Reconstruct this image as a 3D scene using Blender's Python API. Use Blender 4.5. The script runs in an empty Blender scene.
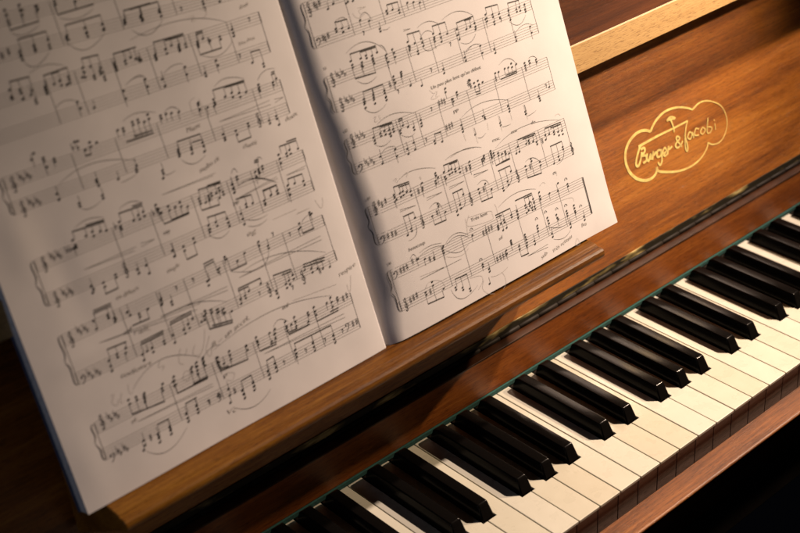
import bpy, bmesh, math, random
from mathutils import Vector, Matrix
random.seed(7)
U = 0.01                      # the scene is laid out in centimetres, built in metres
C = bpy.context.scene.collection
scene = bpy.context.scene

# ------------------------------------------------------------------ camera
cam_data = bpy.data.cameras.new('camera')
cam = bpy.data.objects.new('camera', cam_data); C.objects.link(cam)
right = Vector((0.73869, -0.67189, -0.05375)); down = Vector((-0.38494, -0.35506, -0.85191)); fwd = Vector((0.55331, 0.64999, -0.52092))
rm = Matrix((right, -down, -fwd)).transposed().to_4x4()
rm.translation = Vector((-69.563, -54.822, 73.232)) * U
cam.matrix_world = rm
cam_data.sensor_width = 36.0
cam_data.lens = 1462.1 / 800 * 36
cam_data.clip_start = 0.05; cam_data.clip_end = 60
cam_data.dof.use_dof = True
cam_data.dof.focus_distance = 1.165
cam_data.dof.aperture_fstop = 7.2
cam_data.dof.aperture_blades = 0
scene.camera = cam

# ------------------------------------------------------------------ world, lamps, exposure
world = bpy.data.worlds.new('World'); scene.world = world; world.use_nodes = True
bg = world.node_tree.nodes['Background']
bg.inputs['Color'].default_value = (0.7, 0.7, 1.0, 1); bg.inputs['Strength'].default_value = 0.0012

def spot(name, loc, target, power, color, radius, angle, blend):
    d = bpy.data.lights.new(name, 'SPOT'); o = bpy.data.objects.new(name, d); C.objects.link(o)
    o.location = Vector(loc) * U
    o.rotation_euler = (Vector(target) - Vector(loc)).to_track_quat('-Z', 'Y').to_euler()
    d.energy = power; d.color = color; d.shadow_soft_size = radius * U; d.spot_size = math.radians(angle); d.spot_blend = blend
    return o
# the warm reading lamp close on the right, and the dimmer lamp of the room higher up
spot('reading_lamp_light', (55, -8, 49), (-20, 12, 12), 27.0, (1.0, 0.735, 0.485), 0.9, 100, 1.0)
spot('room_lamp_light', (130, -17, 150), (26, 8, 5), 318, (1.0, 0.755, 0.59), 3.0, 45, 1.0)
# faint bluish fill light added on the left to lift the fold and left page
fd = bpy.data.lights.new('left_fill_light', 'AREA'); fo = bpy.data.objects.new('left_fill_light', fd); C.objects.link(fo)
fd.size = 0.8; fd.energy = 3.2; fd.color = (0.80, 0.84, 1.0)
fo.location = Vector((-190, -20, 70)) * U
fo.rotation_euler = (Vector((-20, 12, 20)) - Vector((-190, -20, 70))).to_track_quat('-Z', 'Y').to_euler()

scene.view_settings.view_transform = 'Standard'; scene.view_settings.look = 'None'
scene.view_settings.exposure = 0.0; scene.view_settings.gamma = 1.0; scene.view_settings.use_curve_mapping = False

# ------------------------------------------------------------------ helpers
def link(name, bm, mats, parent=None, smooth=False):
    me = bpy.data.meshes.new(name)
    bmesh.ops.scale(bm, vec=(U, U, U), verts=bm.verts)
    bm.normal_update(); bm.to_mesh(me); bm.free()
    for m in (mats if isinstance(mats, (list, tuple)) else [mats]): me.materials.append(m)
    if smooth:
        for p in me.polygons: p.use_smooth = True
    o = bpy.data.objects.new(name, me); C.objects.link(o)
    if parent: o.parent = parent
    return o

def box(bm, x0, x1, y0, y1, z0, z1, bevel=0.0, seg=3, mat=0):
    vs = [bm.verts.new((x, y, z)) for z in (z0, z1) for y in (y0, y1) for x in (x0, x1)]
    idx = ((0, 2, 3, 1), (4, 5, 7, 6), (0, 1, 5, 4), (2, 6, 7, 3), (0, 4, 6, 2), (1, 3, 7, 5))
    fs = [bm.faces.new([vs[i] for i in f]) for f in idx]
    for f in fs: f.material_index = mat
    if bevel:
        es = list({e for f in fs for e in f.edges})
        r = bmesh.ops.bevel(bm, geom=es, offset=bevel, segments=seg, profile=0.5, affect='EDGES')
        for f in r['faces']: f.material_index = mat
    return vs

def extrude_profile(bm, prof, x0, x1, bevel_ends=0.0, nseg=1):
    """closed profile of (y, z) points swept along x"""
    rings = []
    xs = [x0 + (x1 - x0) * i / nseg for i in range(nseg + 1)]
    for x in xs: rings.append([bm.verts.new((x, y, z)) for y, z in prof])
    n = len(prof)
    for a, b in zip(rings, rings[1:]):
        for i in range(n):
            bm.faces.new((a[i], a[(i + 1) % n], b[(i + 1) % n], b[i]))
    e0 = bm.faces.new(rings[0][::-1]); e1 = bm.faces.new(rings[-1])
    bmesh.ops.recalc_face_normals(bm, faces=bm.faces)
    if bevel_ends:
        es = list(e0.edges) + list(e1.edges)
        bmesh.ops.bevel(bm, geom=es, offset=bevel_ends, segments=3, profile=0.5, affect='EDGES')

def nodes(name):
    m = bpy.data.materials.new(name); m.use_nodes = True
    nt = m.node_tree; b = nt.nodes['Principled BSDF']
    return m, nt, b

def nd(nt, t, **kw):
    n = nt.nodes.new(t)
    for k, v in kw.items():
        if k.startswith('i_'): n.inputs[k[2:].replace('_', ' ')].default_value = v
        else: setattr(n, k, v)
    return n

def ramp(nt, fac, stops):
    r = nt.nodes.new('ShaderNodeValToRGB')
    el = r.color_ramp.elements
    while len(el) > 1: el.remove(el[0])
    el[0].position = stops[0][0]; el[0].color = (*stops[0][1], 1)
    for p, c in stops[1:]:
        e = el.new(p); e.color = (*c, 1)
    nt.links.new(fac, r.inputs['Fac']); return r.outputs['Color']

def math_node(nt, op, a, b):
    n = nt.nodes.new('ShaderNodeMath'); n.operation = op
    for i, v in enumerate((a, b)):
        if isinstance(v, (int, float)): n.inputs[i].default_value = v
        else: nt.links.new(v, n.inputs[i])
    return n.outputs[0]

def wood(name, dark, mid, light, rough=0.38, coat=0.35, coat_rough=0.16, grain=1.0, bump=0.25, spark=0.0, offset=0.0, spec=0.5):
    """straight grain along x: broad figure, fine fibre streaks and short dark pores"""
    m, nt, b = nodes(name); L = nt.links
    tc = nd(nt, 'ShaderNodeTexCoord')
    def mapped(sx, sy, sz):
        mp = nd(nt, 'ShaderNodeMapping'); mp.inputs['Scale'].default_value = (sx * grain, sy * grain, sz * grain)
        mp.inputs['Location'].default_value = (offset, offset * 1.7, offset * 0.6)
        L.new(tc.outputs['Object'], mp.inputs['Vector']); return mp.outputs['Vector']
    warp = nd(nt, 'ShaderNodeTexNoise'); warp.inputs['Scale'].default_value = 1.0; warp.inputs['Detail'].default_value = 2
    L.new(mapped(5, 18, 18), warp.inputs['Vector'])
    fig = nd(nt, 'ShaderNodeTexNoise'); fig.inputs['Scale'].default_value = 1.0; fig.inputs['Detail'].default_value = 5; fig.inputs['Distortion'].default_value = 0.6
    L.new(mapped(2.6, 55, 55), fig.inputs['Vector'])
    fib = nd(nt, 'ShaderNodeTexNoise'); fib.inputs['Scale'].default_value = 1.0; fib.inputs['Detail'].default_value = 6; fib.inputs['Roughness'].default_value = 0.7
    L.new(mapped(22, 520, 520), fib.inputs['Vector'])
    pore = nd(nt, 'ShaderNodeTexNoise'); pore.inputs['Scale'].default_value = 1.0; pore.inputs['Detail'].default_value = 3; pore.inputs['Roughness'].default_value = 0.6
    L.new(mapped(150, 1500, 1500), pore.inputs['Vector'])
    f = math_node(nt, 'ADD', math_node(nt, 'MULTIPLY', fig.outputs['Fac'], 0.45), math_node(nt, 'MULTIPLY', fib.outputs['Fac'], 0.55))
    f = math_node(nt, 'ADD', f, math_node(nt, 'MULTIPLY', math_node(nt, 'SUBTRACT', warp.outputs['Fac'], 0.5), 0.35))
    col = ramp(nt, f, [(0.34, dark), (0.5, mid), (0.66, light)])
    pm = ramp(nt, pore.outputs['Fac'], [(0.34, (0.38, 0.30, 0.25)), (0.46, (1, 1, 1))])
    mx = nd(nt, 'ShaderNodeMix', data_type='RGBA', blend_type='MULTIPLY'); mx.inputs['Factor'].default_value = 0.75
    L.new(col, mx.inputs['A']); L.new(pm, mx.inputs['B'])
    L.new(mx.outputs['Result'], b.inputs['Base Color'])
    b.inputs['Roughness'].default_value = rough; b.inputs['Specular IOR Level'].default_value = spec
    b.inputs['Coat Weight'].default_value = coat; b.inputs['Coat Roughness'].default_value = coat_rough
    bm1 = nd(nt, 'ShaderNodeBump'); bm1.inputs['Strength'].default_value = bump; bm1.inputs['Distance'].default_value = 0.0006
    L.new(pore.outputs['Fac'], bm1.inputs['Height']); L.new(bm1.outputs['Normal'], b.inputs['Normal'])
    if spark:
        sp = nd(nt, 'ShaderNodeTexNoise'); sp.inputs['Scale'].default_value = 900; sp.inputs['Detail'].default_value = 2
        L.new(tc.outputs['Object'], sp.inputs['Vector'])
        add = math_node(nt, 'ADD', sp.outputs['Fac'], math_node(nt, 'MULTIPLY', pore.outputs['Fac'], 0.8))
        bm2 = nd(nt, 'ShaderNodeBump'); bm2.inputs['Strength'].default_value = spark; bm2.inputs['Distance'].default_value = 0.0009
        L.new(add, bm2.inputs['Height']); L.new(bm2.outputs['Normal'], b.inputs['Coat Normal'])
    return m

WOOD_PANEL = wood('walnut_veneer', (0.115, 0.031, 0.003), (0.265, 0.086, 0.009), (0.40, 0.155, 0.022), spark=1.0, coat=0.45)
WOOD_RAIL = wood('walnut_rail', (0.095, 0.023, 0.003), (0.20, 0.055, 0.007), (0.29, 0.095, 0.015), offset=3.1, spark=0.3, rough=0.5, coat=0.05, coat_rough=0.3, spec=0.25)
WOOD_SLIP = wood('walnut_slip', (0.045, 0.012, 0.002), (0.150, 0.048, 0.009), (0.27, 0.105, 0.025), offset=5.3, spark=1.0, rough=0.5, coat=0.12, spec=0.3)
WOOD_LEDGE = wood('golden_ledge_wood', (0.050, 0.016, 0.002), (0.115, 0.043, 0.0045), (0.205, 0.094, 0.012), offset=8.2, spark=0.2, coat=0.05, coat_rough=0.2, rough=0.45, spec=0.13)
WOOD_EDGE = wood('pale_edge_wood', (0.3034, 0.1804, 0.0656), (0.3608, 0.2214, 0.0861), (0.41, 0.2624, 0.1066), offset=1.7, rough=0.5, coat=0.1)
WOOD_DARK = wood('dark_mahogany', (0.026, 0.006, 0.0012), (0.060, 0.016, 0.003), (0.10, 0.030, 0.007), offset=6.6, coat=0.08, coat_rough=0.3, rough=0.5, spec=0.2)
WOOD_KEY = wood('key_timber', (0.164, 0.1025, 0.082), (0.2296, 0.1517, 0.123), (0.2788, 0.1927, 0.1558), offset=2.2, coat=0.2, rough=0.4)

def plain(name, col, rough, metal=0.0, coat=0.0, noise=0.0, nscale=60.0, bump=0.0, bscale=300.0, bdist=0.0003):
    m, nt, b = nodes(name); L = nt.links
    b.inputs['Base Color'].default_value = (*col, 1); b.inputs['Roughness'].default_value = rough
    b.inputs['Metallic'].default_value = metal; b.inputs['Coat Weight'].default_value = coat; b.inputs['Coat Roughness'].default_value = 0.08
    tc = nd(nt, 'ShaderNodeTexCoord')
    if noise:
        n = nd(nt, 'ShaderNodeTexNoise'); n.inputs['Scale'].default_value = nscale; n.inputs['Detail'].default_value = 5
        L.new(tc.outputs['Object'], n.inputs['Vector'])
        c = ramp(nt, n.outputs['Fac'], [(0.3, tuple(v * (1 - noise) for v in col)), (0.7, tuple(min(1, v * (1 + noise * 0.5)) for v in col))])
        L.new(c, b.inputs['Base Color'])
    if bump:
        n = nd(nt, 'ShaderNodeTexNoise'); n.inputs['Scale'].default_value = bscale; n.inputs['Detail'].default_value = 3
        L.new(tc.outputs['Object'], n.inputs['Vector'])
        bp = nd(nt, 'ShaderNodeBump'); bp.inputs['Strength'].default_value = bump; bp.inputs['Distance'].default_value = bdist
        L.new(n.outputs['Fac'], bp.inputs['Height']); L.new(bp.outputs['Normal'], b.inputs['Normal'])
    return m, b
IVORY, _b = plain('ivory_key_top', (0.4592, 0.4469, 0.3895), 0.3, noise=0.015, nscale=25, bump=0.06, bscale=220)
_nt = IVORY.node_tree       # every key has yellowed a little differently and carries faint finger marks
_oi = nd(_nt, 'ShaderNodeObjectInfo'); _src = _b.inputs['Base Color'].links[0].from_socket
_tint = ramp(_nt, _oi.outputs['Random'], [(0.0, (0.90, 0.87, 0.80)), (0.5, (0.98, 0.97, 0.94)), (1.0, (1.0, 1.0, 1.0))])
_mx = nd(_nt, 'ShaderNodeMix', data_type='RGBA', blend_type='MULTIPLY'); _mx.inputs['Factor'].default_value = 1.0
_nt.links.new(_src, _mx.inputs['A']); _nt.links.new(_tint, _mx.inputs['B']); _nt.links.new(_mx.outputs['Result'], _b.inputs['Base Color'])
_n = nd(_nt, 'ShaderNodeTexNoise'); _n.inputs['Scale'].default_value = 70; _n.inputs['Detail'].default_value = 4
_tc = nd(_nt, 'ShaderNodeTexCoord'); _nt.links.new(_tc.outputs['Object'], _n.inputs['Vector'])
_nt.links.new(ramp(_nt, _n.outputs['Fac'], [(0.35, (0.22,) * 3), (0.65, (0.45,) * 3)]), _b.inputs['Roughness'])
_b.inputs['Coat Weight'].default_value = 0.15
EBONY, _b = plain('black_key_lacquer', (0.003, 0.0026, 0.0024), 0.16, coat=0.0, bump=0.03, bscale=140)
_b.inputs['Specular IOR Level'].default_value = 0.09
FELT, _b = plain('teal_felt', (0.008, 0.060, 0.052), 0.95, noise=0.35, nscale=400, bump=0.6, bscale=900)
BRASS, _b = plain('tarnished_brass', (0.30, 0.23, 0.10), 0.5, bump=0.3, bscale=500)
_nt = BRASS.node_tree       # mostly blackened, bare brass only in patches along the leaf
_tc = nd(_nt, 'ShaderNodeTexCoord'); _mp = nd(_nt, 'ShaderNodeMapping'); _mp.inputs['Scale'].default_value = (26, 140, 140)
_n = nd(_nt, 'ShaderNodeTexNoise'); _n.inputs['Scale'].default_value = 1.0; _n.inputs['Detail'].default_value = 3
_nt.links.new(_tc.outputs['Object'], _mp.inputs['Vector']); _nt.links.new(_mp.outputs['Vector'], _n.inputs['Vector'])
_nt.links.new(ramp(_nt, _n.outputs['Fac'], [(0.50, (0.012, 0.010, 0.006)), (0.60, (0.13, 0.10, 0.04)), (0.68, (0.38, 0.30, 0.13))]), _b.inputs['Base Color'])
_b.inputs['Specular IOR Level'].default_value = 0.15
BRONZE, _b = plain('dark_bronzed_leaf', (0.034, 0.0125, 0.005), 0.35, noise=0.5, nscale=60)
_b.inputs['Specular IOR Level'].default_value = 0.15
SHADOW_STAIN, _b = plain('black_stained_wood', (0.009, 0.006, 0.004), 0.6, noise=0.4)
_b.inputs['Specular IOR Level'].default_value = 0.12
GOLD, _b = plain('gold_leaf', (1.0, 0.74, 0.27), 0.4, metal=0.4, noise=0.3, nscale=220)
PAPER, _b = plain('cream_paper', (0.54, 0.52, 0.535), 0.75, noise=0.05, nscale=35, bump=0.12, bscale=90, bdist=0.0004)
PAPER_EDGE, _b = plain('paper_edges', (0.36, 0.36, 0.38), 0.85, noise=0.25, nscale=300)
COVER, _b = plain('blue_card_cover', (0.045, 0.066, 0.13), 0.55, noise=0.2)
INK, _b = plain('printing_ink', (0.010, 0.008, 0.008), 0.8)
FAINT_INK, _b = plain('thin_printed_line', (0.035, 0.03, 0.03), 0.7)
PENCIL, _b = plain('pencil_graphite', (0.34, 0.32, 0.31), 0.6)

GREY_INK, _b = plain('small_type_ink', (0.16, 0.15, 0.145), 0.7)
# emblem strokes: (across, up the board) in cm; printed music: hundredths of a cm on the page
EMBLEM_OUTLINE = [[(23.15, 11.35), (22.57, 11.68), (21.71, 11.86), (20.79, 11.7), (19.98, 11.2), (19.52, 10.41), (19.52, 9.44), (19.94, 8.52), (20.7, 7.75), (21.68, 7.25), (22.58, 7.17), (23.16, 7.45), (23.32, 7.9)], [(23.32, 7.9), (23.5, 7.47), (24.52, 7.0), (25.77, 6.57), (27.07, 6.32), (28.44, 6.31), (29.6, 6.62), (30.4, 7.16), (30.67, 7.61)], [(30.67, 7.61), (31.25, 7.22), (32.2, 7.06), (32.96, 7.35), (33.51, 8.0), (33.7, 8.76), (33.52, 9.66), (32.96, 10.49), (31.96, 11.16), (30.93, 11.58), (29.98, 11.65), (29.26, 11.43), (29.06, 11.37)], [(29.06, 11.37), (28.5, 11.71), (27.38, 12.18), (26.23, 12.43), (25.18, 12.44), (24.22, 12.16), (23.57, 11.77), (23.15, 11.35)]]
EMBLEM_LETTERS = [[(21.33, 10.58), (23.92, 10.64), (26.14, 10.59), (28.21, 10.59)], [(21.57, 10.54), (21.07, 9.93), (20.71, 9.17), (20.98, 8.89), (21.39, 9.37), (21.66, 9.97)], [(21.58, 10.22), (22.02, 10.23), (22.05, 9.87), (21.6, 9.64), (22.12, 9.45), (22.09, 9.02), (21.63, 8.92)], [(22.33, 9.59), (22.19, 9.16), (22.39, 8.85), (22.75, 9.36), (22.68, 8.85)], [(22.9, 8.77), (23.14, 9.47), (23.18, 9.15), (23.55, 9.32)], [(24.12, 9.26), (23.71, 9.32), (23.56, 8.83), (24.02, 8.76), (24.22, 9.26), (24.11, 8.27), (23.8, 7.94), (23.58, 8.29)], [(24.33, 8.73), (24.84, 8.91), (24.7, 9.26), (24.38, 8.99), (24.55, 8.53), (24.88, 8.57)], [(24.94, 8.51), (25.21, 9.19), (25.27, 8.93), (25.71, 9.04)], [(27.01, 8.54), (26.38, 9.48), (26.58, 9.67), (26.85, 9.39), (26.19, 9.05), (26.33, 8.67), (26.83, 8.71), (27.21, 9.04)], [(28.21, 10.59), (27.87, 10.08), (27.55, 9.1), (27.47, 8.13), (27.69, 7.87), (27.76, 8.48), (27.56, 9.46)], [(28.6, 9.24), (28.27, 9.5), (27.93, 9.11), (28.31, 8.83), (28.67, 9.29), (28.73, 8.75)], [(29.6, 9.32), (29.17, 9.51), (28.94, 8.97), (29.5, 8.77)], [(30.15, 9.31), (29.77, 9.0), (30.04, 8.67), (30.47, 8.94), (30.15, 9.31)], [(31.04, 9.91), (30.7, 8.67), (31.11, 8.46), (31.4, 8.83), (30.89, 9.08)], [(31.89, 9.06), (31.89, 8.44)], [(31.84, 9.45), (31.91, 9.31)], [(26.15, 10.23), (26.19, 10.67), (25.9, 11.66)], [(25.41, 11.57), (25.97, 11.76), (26.57, 11.43), (25.88, 11.54), (25.41, 11.57)]]
MUSIC = {
 'right': dict(
  staves=[[160, 2160, 2500, 2462], [162, 2160, 2255, 2212], [168, 2158, 1975, 1938], [168, 2160, 1793, 1749], [180, 2170, 1518, 1478], [182, 2170, 1332, 1293], [185, 2180, 1008, 979], [188, 2180, 795, 753], [205, 2203, 520, 476], [193, 2205, 277, 242]],
  heads=(
    '339,2405 391,2426 494,2398 512,2404 554,2398 353,2260 353,2241 403,2249 403,2221 456,2233 566,2256 640,2230 808,2251 808,2232 862,2243 915,2224 '
    '915,2205 708,2151 708,2132 1007,2251 1061,2239 1115,2220 393,2015 479,2007 479,1979 528,2012 528,1993 577,1996 577,1977 626,2004 396,1968 396,1987 '
    '477,1947 576,1938 576,1957 575,1973 472,1960 697,1965 692,1941 698,1911 760,1983 767,1956 765,1926 408,1734 408,1715 405,1715 402,1700 402,1672 '
    '494,1738 491,1719 488,1702 488,1674 594,1735 591,1716 591,1688 590,1684 590,1665 703,1802 700,1778 703,1755 777,1811 775,1795 770,1780 909,1991 '
    '909,1963 968,1964 1035,1977 1035,1949 914,1951 907,1933 972,1903 972,1884 1036,1921 1154,1977 1154,1949 1214,1958 1214,1930 1281,1938 1150,1936 '
    '1150,1919 1210,1900 1378,1942 1374,1900 1467,1915 1509,1922 1556,1934 1556,1906 1379,1865 1551,1889 824,1695 921,1662 1154,1709 1153,1680 1380,1727 '
    '1382,1700 1680,1962 1680,1934 1745,1943 1745,1924 1811,1928 1811,1900 1669,1931 1678,1911 1743,1888 1743,1869 1914,1922 1995,1909 1995,1890 2032,1915 '
    '2032,1887 1902,1891 1910,1853 2091,1919 2084,1882 2083,1865 1553,1762 1554,1706 1676,1697 1677,1667 1915,1716 1911,1686 2088,1746 2088,1698 394,1455 '
    '458,1462 458,1443 498,1468 498,1440 535,1460 535,1432 571,1455 571,1436 395,1430 395,1411 538,1434 538,1415 623,1424 623,1405 659,1451 699,1426 '
    '746,1407 746,1388 822,1435 820,1411 816,1390 402,1309 404,1258 540,1315 538,1264 639,1282 638,1245 707,1304 704,1254 893,1251 893,1232 960,1222 '
    '1163,1478 1163,1459 1216,1512 1216,1493 1399,1495 1399,1523 1440,1499 1440,1527 1480,1503 1216,1513 1156,1481 1122,1573 1116,1546 1360,1560 1367,1553 '
    '1727,1528 1764,1525 1803,1516 1803,1544 1850,1524 1624,1526 1659,1524 1935,1506 1935,1487 1986,1507 1986,1488 2056,1494 2056,1475 1396,1268 1410,1254 '
    '1410,1240 1664,1256 1667,1233 1664,1211 1817,1159 1817,1140 1981,1224 1987,1188 1987,1206 2115,1254 1173,1274 1174,1247 1170,1223 1276,1164 1544,1162 '
    '1544,1143 1814,1159 1814,1140 416,1015 416,996 469,1006 469,978 496,1011 496,983 529,994 561,986 561,958 425,975 408,966 678,1005 670,972 667,954 '
    '819,1029 819,1010 802,975 802,956 833,990 897,1008 943,1002 943,974 969,1006 969,978 1002,993 1002,974 1040,982 1040,954 894,972 898,955 1149,996 '
    '1145,968 1142,948 1274,969 1298,985 1298,966 430,700 476,733 476,714 534,793 687,746 765,793 765,812 810,730 912,695 912,667 956,730 956,702 1011,791 '
    '1163,746 1163,774 1240,789 1286,727 1399,954 1399,973 1444,938 1444,957 1480,938 1516,924 1516,943 1550,917 1375,999 1375,980 1374,963 1374,945 '
    '1650,935 1652,893 1619,891 1739,926 1769,939 1769,920 1812,919 1844,903 1844,884 1948,921 1940,887 1989,915 2041,915 2041,896 2087,899 2087,871 '
    '2129,894 2129,866 1277,972 1277,953 1301,990 1670,741 1670,769 1743,783 1743,802 1822,721 1822,749 1398,693 1398,674 1459,725 1459,697 1518,784 '
    '1962,684 2024,718 2024,690 2092,773 2092,754 443,504 458,504 514,479 595,457 595,441 695,490 694,471 695,452 705,502 989,474 1283,452 1319,466 '
    '1319,447 1403,475 1403,456 1248,448 1247,434 1246,419 1286,396 1324,400 1467,481 1464,454 1460,429 1562,490 1562,471 1606,488 1606,469 1656,506 '
    '1656,478 1558,432 1582,442 1615,497 1622,448 1622,429 1651,446 1651,427 1734,531 1730,500 1729,477 1834,484 1946,526 1925,471 2040,484 2041,465 '
    '436,230 436,249 517,269 517,297 601,209 707,172 707,153 769,145 769,126 832,110 832,91 1007,232 1007,213 1055,175 1054,154 1022,68 1329,294 1328,278 '
    '1327,264 1260,241 1257,214 1477,283 1478,264 1477,242 1478,217 1624,299 1621,277 1618,254 1393,224 1470,196 1391,197 1554,199 1552,174 1746,316 '
    '1747,291 1748,268 1844,302 1847,276 1852,261 1957,290 1960,269 1955,249 2047,302 2046,278 2045,255 2045,240 1748,183 1747,155 1961,180 1956,151 '
    '2121,178 2119,150 '),
  lines=(
    '347,2405,347,2455 399,2426,399,2476 511,2398,511,2454 562,2398,562,2448 488,2494,488,2174 361,2260,361,2303 411,2249,411,2299 462,2233,462,2296 '
    '558,2256,558,2206 632,2230,632,2180 823,2251,823,2289 870,2243,870,2286 923,2224,923,2282 716,2151,716,2201 770,2488,770,2168 950,2485,950,2164 '
    '999,2251,999,2201 1053,2239,1053,2189 1107,2220,1107,2170 1148,2481,1148,2160 403,2015,403,2063 487,2007,487,2059 536,2012,536,2057 585,1996,585,2054 '
    '629,2004,629,2052 389,1968,389,1889 469,1947,469,1883 567,1938,567,1876 567,1973,567,1923 464,1960,464,1910 687,1965,687,1861 756,1983,756,1876 '
    '685,1965,685,1708 417,1734,417,1784 417,1715,417,1784 417,1700,417,1784 502,1738,502,1782 499,1719,499,1782 496,1702,496,1782 596,1735,596,1779 '
    '596,1716,596,1779 596,1684,596,1779 694,1802,694,1705 766,1811,766,1730 882,1962,882,1703 922,1991,922,2043 976,1964,976,2039 1039,1977,1039,2034 '
    '902,1951,902,1883 980,1903,980,1953 1044,1921,1044,1971 965,2072,905,2083 965,2072,901,2072 1108,1958,1108,1698 1163,1977,1163,2030 '
    '1222,1958,1222,2026 1289,1938,1289,2023 1142,1936,1142,1869 1218,1900,1218,1950 1390,1942,1390,1986 1390,1900,1390,1986 1475,1915,1475,1986 '
    '1517,1922,1517,1986 1559,1934,1559,1986 1387,1865,1387,1915 1559,1889,1559,1939 1361,1953,1361,1693 832,1695,832,1745 929,1662,929,1712 '
    '1161,1680,1161,1759 1389,1700,1389,1777 1641,1948,1641,1686 1694,1962,1694,2010 1753,1943,1753,2005 1819,1928,1819,1999 1665,1931,1665,1861 '
    '1751,1888,1751,1938 1909,1943,1909,1681 1922,1922,1922,1977 2003,1909,2003,1971 2040,1915,2040,1968 1914,1853,1914,1941 2083,1919,2083,1869 '
    '2092,1865,2092,1932 1545,1762,1545,1656 1685,1667,1685,1747 1921,1686,1921,1766 2080,1746,2080,1648 407,1455,407,1517 466,1462,466,1514 '
    '506,1468,506,1512 543,1460,543,1509 579,1455,579,1507 403,1430,403,1480 546,1434,546,1484 638,1424,638,1504 667,1451,667,1503 707,1426,707,1476 '
    '754,1407,754,1457 827,1390,827,1485 611,1509,611,1250 797,1506,797,1246 411,1258,411,1359 531,1315,531,1214 646,1245,646,1332 714,1254,714,1354 '
    '908,1251,908,1298 968,1222,968,1293 1019,1501,1019,1242 1155,1478,1155,1428 1208,1512,1208,1462 1391,1495,1391,1454 1432,1499,1432,1451 '
    '1437,1503,1437,1451 1208,1513,1208,1463 1148,1481,1148,1431 1111,1573,1111,1496 1356,1560,1356,1503 1719,1528,1719,1465 1756,1525,1756,1464 '
    '1795,1516,1795,1463 1837,1524,1837,1462 1616,1526,1616,1476 1651,1524,1651,1474 1927,1506,1927,1456 1978,1507,1978,1457 2048,1494,2048,1444 '
    '1311,1495,1311,1236 1595,1490,1595,1230 1894,1484,1894,1224 1413,1240,1413,1318 1673,1211,1673,1306 1825,1159,1825,1209 1993,1188,1993,1274 '
    '2123,1254,2123,1304 1180,1223,1180,1324 1284,1164,1284,1214 1552,1162,1552,1212 1822,1159,1822,1209 430,1015,430,1068 477,1006,477,1064 '
    '504,1011,504,1062 537,994,537,1059 569,986,569,1057 408,975,408,916 664,1005,664,904 811,1029,811,979 794,975,794,925 825,990,825,940 570,875,428,895 '
    '570,875,423,881 909,1008,909,1055 951,1002,951,1053 977,1006,977,1052 1010,993,1010,1051 1048,982,1048,1049 888,972,888,905 1137,996,1137,898 '
    '1266,969,1266,919 1290,985,1290,935 595,1002,595,712 862,998,862,707 1069,995,1069,702 832,878,683,889 832,878,680,871 1055,880,904,888 '
    '1055,880,903,872 1305,876,1152,889 1305,876,1152,873 438,700,438,839 484,733,484,838 536,793,536,837 686,746,686,678 757,793,757,675 799,730,799,673 '
    '920,695,920,834 964,730,964,834 1016,791,1016,834 1160,746,1160,676 1232,789,1232,672 1276,727,1276,669 1391,954,1391,877 1436,938,1436,876 '
    '1472,938,1472,876 1508,924,1508,876 1542,917,1542,875 1367,999,1367,949 1366,963,1366,895 1659,893,1659,985 1627,891,1627,941 1747,926,1747,979 '
    '1777,939,1777,977 1820,919,1820,975 1852,903,1852,973 1952,887,1952,971 1997,915,1997,970 2049,915,2049,967 2095,899,2095,964 2137,894,2137,961 '
    '1349,991,1349,697 1570,988,1570,692 1886,983,1886,685 1269,972,1269,922 1293,990,1293,940 1662,741,1662,677 1735,783,1735,669 1812,721,1812,662 '
    '1406,693,1406,829 1467,725,1467,828 1524,784,1524,827 1970,684,1970,822 2032,718,2032,820 2096,773,2096,818 1305,876,1158,891 1305,876,1151,873 '
    '443,504,443,454 506,479,506,429 603,441,603,507 689,502,689,402 981,474,981,424 684,509,684,194 883,505,883,191 1131,500,1131,187 422,354,830,349 '
    '422,354,655,354 1291,452,1291,528 1327,466,1327,528 1408,475,1408,526 1255,419,1255,498 1294,396,1294,446 1332,400,1332,450 1472,429,1472,531 '
    '1570,490,1570,557 1614,488,1614,556 1657,506,1657,555 1578,432,1578,492 1607,497,1607,447 1630,448,1630,498 1659,446,1659,496 1723,531,1723,427 '
    '1826,484,1826,434 1927,526,1927,421 2033,484,2033,415 1460,492,1460,181 1714,487,1714,177 1928,482,1928,173 428,230,428,160 509,269,509,155 '
    '583,209,583,150 723,172,723,231 777,145,777,227 840,110,840,223 999,232,999,182 1063,154,1063,225 1030,68,1030,118 1320,294,1320,214 1251,241,1251,164 '
    '1470,283,1470,167 1613,299,1613,204 1387,224,1387,139 1462,196,1462,134 1399,197,1399,247 1561,174,1561,249 1739,316,1739,218 1840,302,1840,211 '
    '1949,290,1949,199 2038,302,2038,190 1756,155,1756,233 1966,151,1966,230 2128,150,2128,228 1448,117,1679,123 1448,117,1671,101 '),
  beams=(
    '359,2303,462,2296 823,2289,926,2282 403,2063,629,2052 490,2049,625,2042 389,1889,567,1876 417,1784,596,1779 922,2043,1039,2034 1163,2030,1290,2023 '
    '1390,1986,1559,1986 1468,1979,1537,1976 1694,2010,1819,1999 1922,1977,2046,1967 407,1517,580,1507 474,1505,576,1497 638,1504,674,1503 '
    '633,1490,669,1490 908,1298,973,1292 1391,1454,1437,1451 1389,1437,1435,1434 1662,1466,1837,1462 1727,1478,1837,1475 430,1068,572,1057 '
    '472,1052,567,1043 909,1055,1048,1049 962,1043,1040,1039 437,839,536,837 686,678,799,673 919,834,1016,834 1160,676,1276,669 1390,877,1542,875 '
    '1451,881,1536,881 1668,983,1852,973 1718,969,1840,961 1959,972,2137,961 2017,955,2131,947 1658,677,1812,662 1396,830,1524,827 1967,822,2096,818 '
    '1251,529,1408,526 1251,511,1311,509 1477,560,1657,555 1575,544,1651,541 427,160,583,150 723,231,842,223 1387,139,1467,134 '),
  slurs=(
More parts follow.
